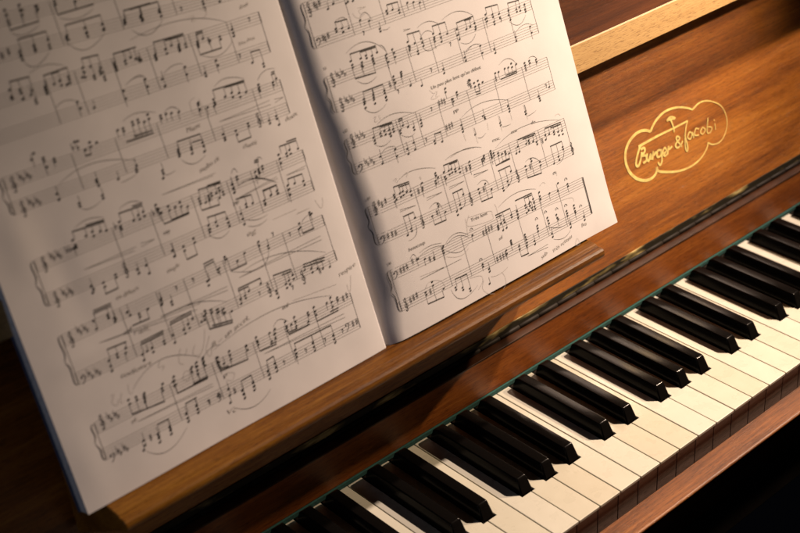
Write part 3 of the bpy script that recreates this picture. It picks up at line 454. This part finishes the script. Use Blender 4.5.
    'treble,-2210,1061 flat,-2147,1099 flat,-2131,1080 flat,-2103,1093 flat,-2087,1075 rest,-482,1074 rest,-610,1125 rest,-1424,1078 rest,-1290,1077 '
    'bass,-2222,810 flat,-2180,819 flat,-2162,793 flat,-2128,808 flat,-2110,790 treble,-773,778 treble,-488,750 rest,-853,795 rest,-590,727 sharp,-343,745 '
    'sharp,-1161,794 treble,-2212,494 flat,-2158,512 flat,-2144,487 flat,-2112,502 flat,-2096,483 sharp,-228,485 sharp,-194,493 bass,-2224,266 '
    'flat,-2181,280 flat,-2165,259 flat,-2133,279 flat,-2116,261 rest,-1467,278 sharp,-1941,258 sharp,-1385,290 sharp,-1264,265 rest,-841,278 rest,-648,279 '
    'rest,-475,280 rest,-317,278 rest,-1468,286 bass,-265,289 bass,-1385,279 sharp,-215,285 sharp,-181,286 '),
  texts=[('bien doux', -406, 2380, -270, 2389, 'pen'), ('doux', -313, 2598, -236, 2612, 'pen'), ('Maest', -981, 1977, -873, 1981, 'pen'), ('doux', -236, 1793, -123, 1806, 'pen'), ('chanté', -620, 1739, -510, 1733, 'pen'), ('mp', -1379, 1429, -1332, 1430, 'ink'), ('pp', -826, 1417, -778, 1419, 'ink'), ('en dehors', -1834, 1170, -1666, 1173, 'pen'), ('simple', -1445, 1189, -1346, 1199, 'pen'), ('eg', -799, 1182, -719, 1188, 'pen'), ('molto rit', -981, 1701, -812, 1732, 'pen'), ('mf', -1864, 946, -1798, 952, 'ink'), ('rall.', -1803, 919, -1688, 902, 'pen'), ('toujours', -1985, 698, -1758, 692, 'pen'), ('mf', -2025, 396, -1981, 404, 'pen'), ('p', -1309, 381, -1276, 388, 'ink'), ('respire', -204, 641, -40, 657, 'pen'), ('8 -- un accel.', -1308, 604, -986, 667, 'pen'), ('Vc', -1366, 137, -1293, 134, 'pen'), ('mf', -717, 614, -658, 618, 'ink')],
 ),
}
# ------------------------------------------------------------------ the piano
X0, X1 = -62.0, 72.0
piano = bpy.data.objects.new('upright_piano', None); C.objects.link(piano)
piano['label'] = 'brown wooden upright piano with open fallboard, gold emblem and black and ivory keys'; piano['category'] = 'piano'

bm = bmesh.new(); extrude_profile(bm, [(-0.42, -7.0), (-0.42, -2.06), (-0.48, -2.0), (-2.46, -2.0), (-2.55, -2.02), (-2.61, -2.07), (-2.63, -2.15), (-2.60, -2.3), (-1.3, -7.0)], X0, X1); link('key_slip', bm, WOOD_SLIP, piano)
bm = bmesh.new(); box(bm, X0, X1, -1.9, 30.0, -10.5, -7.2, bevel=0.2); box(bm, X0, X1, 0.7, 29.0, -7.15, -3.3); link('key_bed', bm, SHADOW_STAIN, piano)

# rail behind the keys, its felt and the stained top edge
bm = bmesh.new(); box(bm, X0, X1, 15.56, 17.6, 0.46, 4.12, bevel=0.07); link('back_rail', bm, WOOD_RAIL, piano)
bm = bmesh.new(); box(bm, X0, X1, 15.44, 17.4, 0.03, 0.44, bevel=0.05); link('felt_strip', bm, FELT, piano)

# fallboard: opened and leaning back 12 degrees
TILT = math.radians(12); HY, HZ = 16.4, 3.6
def panel_pt(x, w, h):   # w up the board, h out of its face
    return Vector((x, HY + w * math.sin(TILT) - h * math.cos(TILT), HZ + w * math.cos(TILT) + h * math.sin(TILT)))
def panel_prism(bm, prof, x0, x1):   # profile of (w, h)
    extrude_profile(bm, [tuple(panel_pt(0, w, h))[1:] for w, h in prof], x0, x1)
bm = bmesh.new()
panel_prism(bm, [(0.98, -1.9), (0.98, -0.06), (1.04, 0.0), (23.0, 0.0), (23.0, -1.9)], X0, X1)
fallboard = link('fallboard', bm, WOOD_PANEL, piano)
# lip along the top edge: pale wood front, dark varnished upper face
LH = 3.7
bm = bmesh.new()
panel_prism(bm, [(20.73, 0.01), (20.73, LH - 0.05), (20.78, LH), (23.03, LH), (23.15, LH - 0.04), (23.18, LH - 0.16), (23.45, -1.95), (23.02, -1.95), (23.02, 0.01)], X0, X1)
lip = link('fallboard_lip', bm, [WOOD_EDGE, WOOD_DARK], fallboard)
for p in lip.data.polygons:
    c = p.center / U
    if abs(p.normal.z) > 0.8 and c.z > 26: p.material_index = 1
# hinge: dark leaf on the rail, knuckles with brass showing through
bm = bmesh.new()
box(bm, X0, X1, 15.53, 16.55, 4.04, 4.24, bevel=0.06)
link('hinge_leaf', bm, BRONZE, fallboard)
bm = bmesh.new()       # upper leaf, screwed to the foot of the board, its polish mostly gone
panel_prism(bm, [(0.80, 0.01), (0.80, 0.07), (0.84, 0.09), (1.52, 0.09), (1.56, 0.07), (1.56, 0.01)], X0, X1)
link('hinge_leaf', bm, BRASS, fallboard)
bm = bmesh.new()
x = X0
k = 0
while x < X1:
    w = 2.35; r = 0.21
    ring = []
    for xx, rr in ((x + .02, r * .93), (x + .04, r), (x + w - .04, r), (x + w - .02, r * .93)):
        ring.append([bm.verts.new((xx, 16.50 + rr * math.cos(a * math.pi / 8), 4.42 + rr * math.sin(a * math.pi / 8))) for a in range(16)])
    for A_, B_ in zip(ring, ring[1:]):
        for i in range(16): bm.faces.new((A_[i], B_[i], B_[(i + 1) % 16], A_[(i + 1) % 16])).smooth = True
    bm.faces.new(ring[0]); bm.faces.new(ring[-1][::-1])
    x += w; k += 1
bmesh.ops.recalc_face_normals(bm, faces=bm.faces)
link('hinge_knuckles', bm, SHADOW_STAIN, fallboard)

# emblem: gilt outline and script on the board's inner face
def ribbon(bm, pts, width, lift, place, closed=False, sub=6, taper=None):
    P = []
    n = len(pts)
    def cr(a, b, c, d, t):
        return tuple(0.5 * ((2 * b[i]) + (-a[i] + c[i]) * t + (2 * a[i] - 5 * b[i] + 4 * c[i] - d[i]) * t * t + (-a[i] + 3 * b[i] - 3 * c[i] + d[i]) * t ** 3) for i in (0, 1))
    if n == 3:      # one smooth arch through the middle point
        q = tuple(2 * pts[1][i] - 0.5 * (pts[0][i] + pts[2][i]) for i in (0, 1))
        for j in range(2 * sub):
            t = j / (2 * sub); P.append(tuple((1 - t) ** 2 * pts[0][i] + 2 * t * (1 - t) * q[i] + t * t * pts[2][i] for i in (0, 1)))
    for i in range(n - 1 if n != 3 else 0):
        a = pts[max(i - 1, 0)]; b = pts[i]; c = pts[i + 1]; d = pts[min(i + 2, n - 1)]
        for j in range(sub): P.append(cr(a, b, c, d, j / sub))
    P.append(pts[-1])
    prev = None
    for i, p in enumerate(P):
        q0 = P[max(i - 1, 0)]; q1 = P[min(i + 1, len(P) - 1)]
        dx, dy = q1[0] - q0[0], q1[1] - q0[1]; l = math.hypot(dx, dy) or 1
        w = (width if taper is None else width * taper(i / (len(P) - 1), p)) / 2
        nx, ny = -dy / l * w, dx / l * w
        cur = (bm.verts.new(place(p[0] + nx, p[1] + ny, lift)), bm.verts.new(place(p[0] - nx, p[1] - ny, lift)))
        if prev: bm.faces.new((prev[0], prev[1], cur[1], cur[0]))
        prev = cur
bm = bmesh.new()
def thick(t, p): return max(0.4, 1.3 - 0.068 * max(0.0, p[0] - 20))  # strokes thin to the right, taper deepened to imitate the fade into glare
for c in EMBLEM_OUTLINE: ribbon(bm, c, 0.225, 0.018, panel_pt, taper=thick)
for i, c in enumerate(EMBLEM_LETTERS): ribbon(bm, c, 0.19 if i else 0.20, 0.024 + 0.001 * i, panel_pt, taper=thick)
bmesh.ops.recalc_face_normals(bm, faces=bm.faces)
ret = bmesh.ops.solidify(bm, geom=bm.faces[:], thickness=0.012)
link('emblem', bm, GOLD, fallboard)

# upper case panel behind the fallboard
bm = bmesh.new(); box(bm, X0, X1, 22.6, 24.4, 6.0, 62.0, bevel=0.1); link('upper_panel', bm, WOOD_DARK, piano)

# music ledge: flat shelf with a groove and a rounded nose
LEDGE_X0, LEDGE_X1 = -38.2, 6.75
prof = [(16.9, 8.2), (17.4, 13.45), (11.1, 13.6), (10.72, 13.6), (10.62, 13.57), (10.54, 13.47), (10.42, 13.44), (10.30, 13.47), (10.16, 13.50), (9.98, 13.46),
        (9.82, 13.33), (9.74, 13.14), (9.74, 12.95), (9.82, 12.78), (9.98, 12.66), (10.3, 12.55)]
bm = bmesh.new(); extrude_profile(bm, prof, LEDGE_X0, LEDGE_X1, bevel_ends=0.12); link('music_ledge', bm, WOOD_LEDGE, piano)

# ---- keys
P = 2.35; YB = 15.9
def slot(i):            # centre of the black key at seam i (i = 0 is the seam between B and C), or None
    j = i % 7
    off = {1: -0.235, 2: 0.235, 4: -0.30, 5: 0.0, 6: 0.30}.get(j)
    return None if off is None else i * P + off
def white_outline(k, inset, y0):
    g = 0.04 + inset; hw = 0.69 + inset; yn = 5.0 - 0.13 - inset
    l, r = k * P + g, (k + 1) * P - g
    sl, sr = slot(k), slot(k + 1)
    pts = [(l, y0), (r, y0)]
    if sr is not None: pts += [(r, yn), (sr - hw, yn), (sr - hw, YB)]
    else: pts += [(r, YB)]
    if sl is not None: pts += [(sl + hw, YB), (sl + hw, yn), (l, yn)]
    else: pts += [(l, YB)]
    return pts
def prism(bm, pts, z0, z1):
    lo = [bm.verts.new((x, y, z0)) for x, y in pts]; hi = [bm.verts.new((x, y, z1)) for x, y in pts]
    bm.faces.new(lo[::-1]); top = bm.faces.new(hi)
    n = len(pts); sides = []
    for i in range(n): sides.append(bm.faces.new((lo[i], lo[(i + 1) % n], hi[(i + 1) % n], hi[i])))
    return top, sides
KRANGE = range(-17, 26)
for k in KRANGE:
    dz = random.uniform(-0.012, 0.012)
    bm = bmesh.new(); prism(bm, white_outline(k, 0.02, 0.22), -3.2, -0.225 + dz)
    body = link('white_key', bm, WOOD_KEY, piano)
    bm = bmesh.new(); top, sides = prism(bm, white_outline(k, 0.0, 0.0), -0.22 + dz, dz)
    es = [e for e in top.edges]
    vert = [e for e in bm.edges if abs(e.verts[0].co.z - e.verts[1].co.z) > 0.1 and e.verts[0].co.y < 0.01]
    bmesh.ops.bevel(bm, geom=vert, offset=0.07, segments=3, profile=0.5, affect='EDGES')
    es = [e for e in bm.edges if e.verts[0].co.z > dz - 1e-4 and e.verts[1].co.z > dz - 1e-4 and len(e.link_faces) == 2]
    bmesh.ops.bevel(bm, geom=es, offset=0.045, segments=3, profile=0.5, affect='EDGES')
    link('key_top', bm, IVORY, body)
def black_key(xc):
    bm = bmesh.new()
    # rows: (z, half width, y of the front, y of the back)
    rows = [(-0.25, 0.62, 4.97, 15.12), (0.04, 0.62, 4.97, 15.12), (0.16, 0.585, 5.05, 15.08), (0.98, 0.505, 5.48, 14.86), (1.10, 0.485, 5.58, 14.66), (1.165, 0.44, 5.68, 14.35)]
    loops = []
    for z, hw, yf, yb in rows:
        r = 0.09
        loops.append([bm.verts.new(v) for v in ((xc - hw, yb, z), (xc - hw, yf + r, z), (xc - hw + r, yf, z), (xc + hw - r, yf, z), (xc + hw, yf + r, z), (xc + hw, yb, z))])
    n = 6
    for a, b in zip(loops, loops[1:]):
        for i in range(n): bm.faces.new((a[i], a[(i + 1) % n], b[(i + 1) % n], b[i]))
    bm.faces.new(loops[0][::-1]); bm.faces.new(loops[-1])
    bmesh.ops.recalc_face_normals(bm, faces=bm.faces)
    es = [e for e in bm.edges if e.calc_face_angle(0) > 0.15 and min(v.co.z for v in e.verts) > 0.9]
    bmesh.ops.bevel(bm, geom=es, offset=0.035, segments=3, profile=0.5, affect='EDGES')
    nf = len(bm.faces)
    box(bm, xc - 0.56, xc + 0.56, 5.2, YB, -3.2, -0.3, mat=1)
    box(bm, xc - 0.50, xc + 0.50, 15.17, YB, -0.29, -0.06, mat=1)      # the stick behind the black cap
    o = link('black_key', bm, [EBONY, SHADOW_STAIN], piano, smooth=False)
    for p in o.data.polygons: p.use_smooth = True
    o.data.set_sharp_from_angle(angle=math.radians(32)) if hasattr(o.data, 'set_sharp_from_angle') else None
for i in range(-17, 26):
    if slot(i) is not None: black_key(slot(i))

# ------------------------------------------------------------------ the open music book
LEAN = math.radians(20.0)
NV = Vector((0, -math.cos(LEAN), math.sin(LEAN))); TV = Vector((0, math.sin(LEAN), math.cos(LEAN)))
OV = Vector((-14.4, 12.05, 13.6))
PAGE_H = 33.0; SR, SL = 24.5, -25.05
def gutter(t):      # how deep and how wide the fold sinks, from the foot of the page to its head
    k = ((-1, .55, 1.6), (0, .60, 1.6), (4, 1.1, 2.5), (9, 1.35, 2.9), (14, 1.1, 2.6), (20, .65, 1.8), (27, .5, 1.4), (40, .45, 1.4))
    for (a, u, p), (b, v, q) in zip(k, k[1:]):
        if t <= b:
            f = (t - a) / (b - a); f = f * f * (3 - 2 * f); return u + (v - u) * f, p + (q - p) * f
    return .45, 1.4
def bump(s, t, s0, t0, rs, rt, a): return a * math.exp(-((s - s0) / rs) ** 2 - ((t - t0) / rt) ** 2)
def depth(s, t):
    if s >= 0:
        G, w = gutter(t)
        d = .20 + .46 * (1 - math.exp(-s / 3.6)) - 0.10 * max(0, (s - 14) / 10.5) ** 2 - G * max(0, 1 - s / w) ** 2
        ripple = min(1, s / 4)
        d += bump(s, t, 24.6, -0.2, 2.2, 1.6, 0.16) - bump(s, t, 24.6, 9.0, 1.6, 4.0, 0.05)
        d += bump(s, t, 0.9, 8.6, 0.35, 0.5, 0.05) - bump(s, t, 1.3, 8.2, 0.3, 0.35, 0.04)
    else:
        d = .12 * (1 - math.exp(s / 1.5))
        ripple = min(1, -s / 3)
        # handled corners and a soft crease
        d += bump(s, t, -23.0, 17.5, 1.1, 2.2, 0.09) - bump(s, t, -21.0, 14.0, 1.0, 2.6, 0.07) + bump(s, t, -24.0, 3.0, 1.2, 2.5, 0.08) + bump(s, t, -18.5, 12.0, 1.6, 1.2, 0.04)
        d += bump(s, t, -22.0, 9.3, 2.2, 0.5, 0.03) - bump(s, t, -9.0, 17.0, 3.0, 0.7, 0.02)
    # the leaf is a little wavy
    d += ripple * (0.024 * math.sin(0.55 * s + 0.21 * t) + 0.020 * math.sin(0.23 * t - 0.31 * s + 1.1) + 0.018 * math.sin(0.9 * s - 0.5 * t + 2.0) * math.sin(0.13 * t))
    return d
def page_pt(s, t, h):
    return OV + Vector((s, 0, 0)) + TV * t + NV * (depth(s, t) + h)

book = bpy.data.objects.new('music_book', None); C.objects.link(book)
book['label'] = 'open music book with annotated scores leaning on the wooden ledge of the piano'; book['category'] = 'music book'

def grid_s(a, b):
    out = [a]; s = a; sg = 1 if b > a else -1
    while abs(s - b) > 1e-6:
        st = 0.05 if abs(s) < 1 else (0.12 if abs(s) < 3 else 0.3)
        s = s + sg * st
        if (b - s) * sg < 0.02: s = b
        out.append(s)
    return out

def ink_page(bm, data, side):
    B = lambda v: v / 100.0
    def poly(pts, h, mi):      # pts on the page, fan polygon
        f = bm.faces.new([bm.verts.new(page_pt(s, t, h)) for s, t in pts]); f.material_index = mi
    def line(s0, t0, s1, t1, w, h, mi, step=0.5, w1=None):
        l = math.hypot(s1 - s0, t1 - t0)
        if l < 1e-4: return
        n = max(1, int(l / step)); nx, ny = -(t1 - t0) / l, (s1 - s0) / l
        prev = None
        for i in range(n + 1):
            f = i / n; s, t = s0 + (s1 - s0) * f, t0 + (t1 - t0) * f
            ww = (w + ((w1 if w1 is not None else w) - w) * f) / 2
            cur = (bm.verts.new(page_pt(s + nx * ww, t + ny * ww, h)), bm.verts.new(page_pt(s - nx * ww, t - ny * ww, h)))
            if prev:
                fc = bm.faces.new((prev[0], prev[1], cur[1], cur[0])); fc.material_index = mi
            prev = cur
    def stroke(pts, w, h, mi, sub=5, taper=None):
        n0 = len(bm.faces)
        ribbon(bm, pts, w, h, page_pt, sub=sub, taper=taper)
        bm.faces.ensure_lookup_table()
        for f in bm.faces[n0:]: f.material_index = mi
    H1, H2, H3 = 0.010, 0.014, 0.020
    SH = 0.74
    for a, b, ta, tb in data['staves']:
        a, b, ta, tb = map(B, (a, b, ta, tb))
        for i in range(5):
            line(a, ta - i * SH / 4, b, tb - i * SH / 4, 0.020, H1, 2)
        line(a, ta, a, ta - SH, 0.02, H1, 1); line(b, tb, b, tb - SH, 0.024, H1, 1)
    st = data['staves']
    for i in range(0, len(st), 2):      # brace, opening and closing lines of each system
        a, b, ta, tb = map(B, st[i]); a2, b2, ta2, tb2 = map(B, st[i + 1])
        line((a + a2) / 2, ta, (a + a2) / 2, ta2 - SH, 0.024, H1, 1); line((b + b2) / 2, tb, (b + b2) / 2, tb2 - SH, 0.024, H1, 1)
        if side == 'right' and i == len(st) - 2: line((b + b2) / 2 + 0.1, tb, (b + b2) / 2 + 0.1, tb2 - SH, 0.09, H1, 1)
        y0, y1 = ta, ta2 - SH; m = (y0 + y1) / 2; xb = (a + a2) / 2
        q = [(xb - 0.10, y0), (xb - 0.24, y0 - 0.25), (xb - 0.20, m + 0.45), (xb - 0.36, m), (xb - 0.20, m - 0.45), (xb - 0.24, y1 + 0.25), (xb - 0.10, y1)]
        stroke(q, 0.05, H2, 1, taper=lambda t, p: 0.35 + 0.9 * abs(math.sin(2 * math.pi * t)))
    for tok in data['heads'].split():
        s, t = (B(int(v)) for v in tok.split(','))
        s += random.uniform(-.006, .006)
        c, sn = math.cos(0.36), math.sin(0.36)
        poly([(s + 0.102 * math.cos(q) * c - 0.074 * math.sin(q) * sn, t + 0.102 * math.cos(q) * sn + 0.074 * math.sin(q) * c) for q in [i * math.pi / 6 for i in range(12)]], H2, 1)
    for tok in data['lines'].split():
        s0, t0, s1, t1 = (B(int(v)) for v in tok.split(',')); line(s0, t0, s1, t1, 0.022, H2, 1)
    for tok in data['beams'].split():
        s0, t0, s1, t1 = (B(int(v)) for v in tok.split(','))
        n = max(1, int(abs(s1 - s0) / 0.4)); prev = None
        for i in range(n + 1):
            f = i / n; s, t = s0 + (s1 - s0) * f, t0 + (t1 - t0) * f
            cur = (bm.verts.new(page_pt(s, t + 0.044, H2)), bm.verts.new(page_pt(s, t - 0.044, H2)))
            if prev: bm.faces.new((prev[0], prev[1], cur[1], cur[0])).material_index = 1
            prev = cur
    def pairs(tok):
        v = [B(int(q)) for q in tok.split(',')]; return list(zip(v[::2], v[1::2]))
    for tok in data['slurs'].split():
        stroke(pairs(tok), 0.026, H2, 1, sub=8, taper=lambda t, p: 0.45 + 0.75 * math.sin(math.pi * t))
    for tok in data['pencil'].split():
        stroke(pairs(tok), 0.020, H3, 3, sub=6)
    for tok in data['glyphs'].split():
        kind, s, t = tok.split(','); s, t = B(int(s)), B(int(t))
        def S(pts, w=0.035, k=1.0, **kw): stroke([(s + x * k, t + y * k) for x, y in pts], w, H2, 1, **kw)
        if kind == 'treble':
            S([(0.02, -0.02), (0.09, 0.03), (0.02, 0.1), (-0.09, 0.03), (-0.07, -0.12), (0.06, -0.17), (0.16, -0.05), (0.08, 0.16), (-0.06, 0.30), (0.0, 0.52), (0.07, 0.56), (0.10, 0.42), (0.03, 0.1), (0.07, -0.3), (0.0, -0.42), (-0.08, -0.34)], 0.034)
            poly([(s - 0.07 + 0.05 * math.cos(q), t - 0.36 + 0.05 * math.sin(q)) for q in [i * math.pi / 4 for i in range(8)]], H2 + 0.001, 1)
        elif kind == 'bass':
            S([(-0.14, 0.08), (-0.06, 0.2), (0.08, 0.18), (0.12, 0.04), (0.02, -0.18), (-0.16, -0.32)], 0.042)
            poly([(s - 0.11 + 0.06 * math.cos(q), t + 0.08 + 0.06 * math.sin(q)) for q in [i * math.pi / 4 for i in range(8)]], H2 + 0.001, 1)
            for yy in (0.15, -0.02): poly([(s + 0.22 + 0.028 * math.cos(q), t + yy + 0.028 * math.sin(q)) for q in [i * math.pi / 3 for i in range(6)]], H2, 1)
        elif kind == 'sharp':
            line(s - 0.04, t - 0.25, s - 0.04, t + 0.21, 0.024, H2, 1); line(s + 0.04, t - 0.21, s + 0.04, t + 0.25, 0.024, H2, 1)
            line(s - 0.1, t - 0.10, s + 0.1, t - 0.04, 0.045, H2 + .001, 1); line(s - 0.1, t + 0.05, s + 0.1, t + 0.11, 0.045, H2 + .001, 1)
        elif kind == 'flat':
            line(s - 0.06, t + 0.36, s - 0.06, t - 0.11, 0.024, H2, 1)
            S([(-0.06, 0.06), (0.05, 0.11), (0.06, 0.0), (-0.06, -0.11)], 0.036)
        elif kind == 'rest':
            S([(-0.05, 0.12), (-0.05, 0.06), (0.07, 0.1), (-0.02, -0.18)], 0.04)
        elif kind == 'fermata':
            S([(-0.15, -0.04), (-0.1, 0.09), (0.0, 0.13), (0.1, 0.09), (0.15, -0.04)], 0.035)
            poly([(s + 0.03 * math.cos(q), t + 0.03 * math.sin(q)) for q in [i * math.pi / 3 for i in range(6)]], H2, 1)
    for txt, s0, t0, s1, t1, kind in data['texts']:
        s0, t0, s1, t1 = map(B, (s0, t0, s1, t1))
        fc = bpy.data.curves.new('lettering', 'FONT'); fc.body = txt; fc.size = 1.0; fc.resolution_u = 3
        fc.shear = 0.25 if kind == 'pen' else 0.12
        fo = bpy.data.objects.new('lettering', fc)
        me = bpy.data.meshes.new_from_object(fo)
        xs = [v.co.x for v in me.vertices]
        wid = (max(xs) - min(xs)) or 1
        L_ = math.hypot(s1 - s0, t1 - t0); k = L_ / wid; ca, sa = (s1 - s0) / L_, (t1 - t0) / L_
        ky = min(k, 0.45) if kind == 'pen' else min(max(k, 0.26), 0.36)
        vs = []
        for v in me.vertices:
            x, y = (v.co.x - min(xs)) * k, v.co.y * ky
            if kind == 'pen': y += 0.03 * math.sin(9 * x)
            vs.append(bm.verts.new(page_pt(s0 + x * ca - y * sa, t0 + x * sa + y * ca, H3)))
        for pl in me.polygons:
            try: bm.faces.new([vs[i] for i in pl.vertices]).material_index = 3 if kind == 'pen' else 4
            except ValueError: pass
        bpy.data.objects.remove(fo); bpy.data.curves.remove(fc); bpy.data.meshes.remove(me)

def make_page(side):
    bm = bmesh.new()
    ss = grid_s(0.0, SR) if side == 'right' else grid_s(0.0, SL)[::-1]
    nt_ = 110
    extra = [] if side == 'right' else [(0.05, -0.10), (0.09, -0.3), (0.12, -1.2)]   # the leaf turns down into the fold
    rows = []
    for j in range(nt_ + 1):
        t = PAGE_H * j / nt_
        row = [bm.verts.new(page_pt(s, t, 0)) for s in ss]
        row += [bm.verts.new(OV + Vector((s, 0, 0)) + TV * t + NV * h) for s, h in extra]
        rows.append(row)
    for a, b in zip(rows, rows[1:]):
        for i in range(len(a) - 1):
            bm.faces.new((a[i], a[i + 1], b[i + 1], b[i])).smooth = True
    ink_page(bm, MUSIC[side], side)
    for f in bm.faces:
        if f.normal.dot(NV) < 0 and f.material_index: f.normal_flip()
    return link('page', bm, [PAPER, INK, FAINT_INK, PENCIL, GREY_INK], book)
for side in ('left', 'right'):
    pg = make_page(side)
    pg['label'] = '%s hand page of printed piano music with pencilled notes' % side
# the leaves under each open page, and the blue cover
TH = 0.95
for side in ('left', 'right'):
    bm = bmesh.new()
    ss = [s for i, s in enumerate(grid_s(1.2, SR - 0.03) if side == 'right' else grid_s(-0.06, SL + 0.03)[::-1]) if True]
    front = []; back = []
    TS = [0.03] + [PAGE_H * j / 40 for j in range(1, 40)] + [PAGE_H - 0.03]
    for t in TS:
        front.append([bm.verts.new(page_pt(s, t, -0.07)) for s in ss])
        back.append([bm.verts.new(OV + Vector((s, 0, 0)) + TV * t + NV * (-TH)) for s in ss])
    n = len(ss)
    for a, b in zip(front, front[1:]):
        for i in range(n - 1): bm.faces.new((a[i], a[i + 1], b[i + 1], b[i]))
    for a, b in zip(back, back[1:]):
        for i in range(n - 1): bm.faces.new((a[i], b[i], b[i + 1], a[i + 1]))
    for r in (0, -1):
        for i in range(n - 1): bm.faces.new((front[r][i], back[r][i], back[r][i + 1], front[r][i + 1]))
    for j in range(len(TS) - 1):
        for e in (0, n - 1): bm.faces.new((front[j][e], front[j + 1][e], back[j + 1][e], back[j][e]))
    bmesh.ops.recalc_face_normals(bm, faces=bm.faces)
    link('leaf_block', bm, PAPER_EDGE, book)
bm = bmesh.new()
for a, b in ((SL - 0.12, -0.2), (0.2, SR - 0.1)):
    vs = []
    for h in (-TH - 0.08, -TH - 0.01):
        for t in (0.0, PAGE_H):
            for s in (a, b): vs.append(bm.verts.new(OV + Vector((s, 0, 0)) + TV * t + NV * h))
    for f in ((0, 2, 3, 1), (4, 5, 7, 6), (0, 1, 5, 4), (2, 6, 7, 3), (0, 4, 6, 2), (1, 3, 7, 5)): bm.faces.new([vs[i] for i in f])
bmesh.ops.recalc_face_normals(bm, faces=bm.faces)
link('cover', bm, COVER, book)
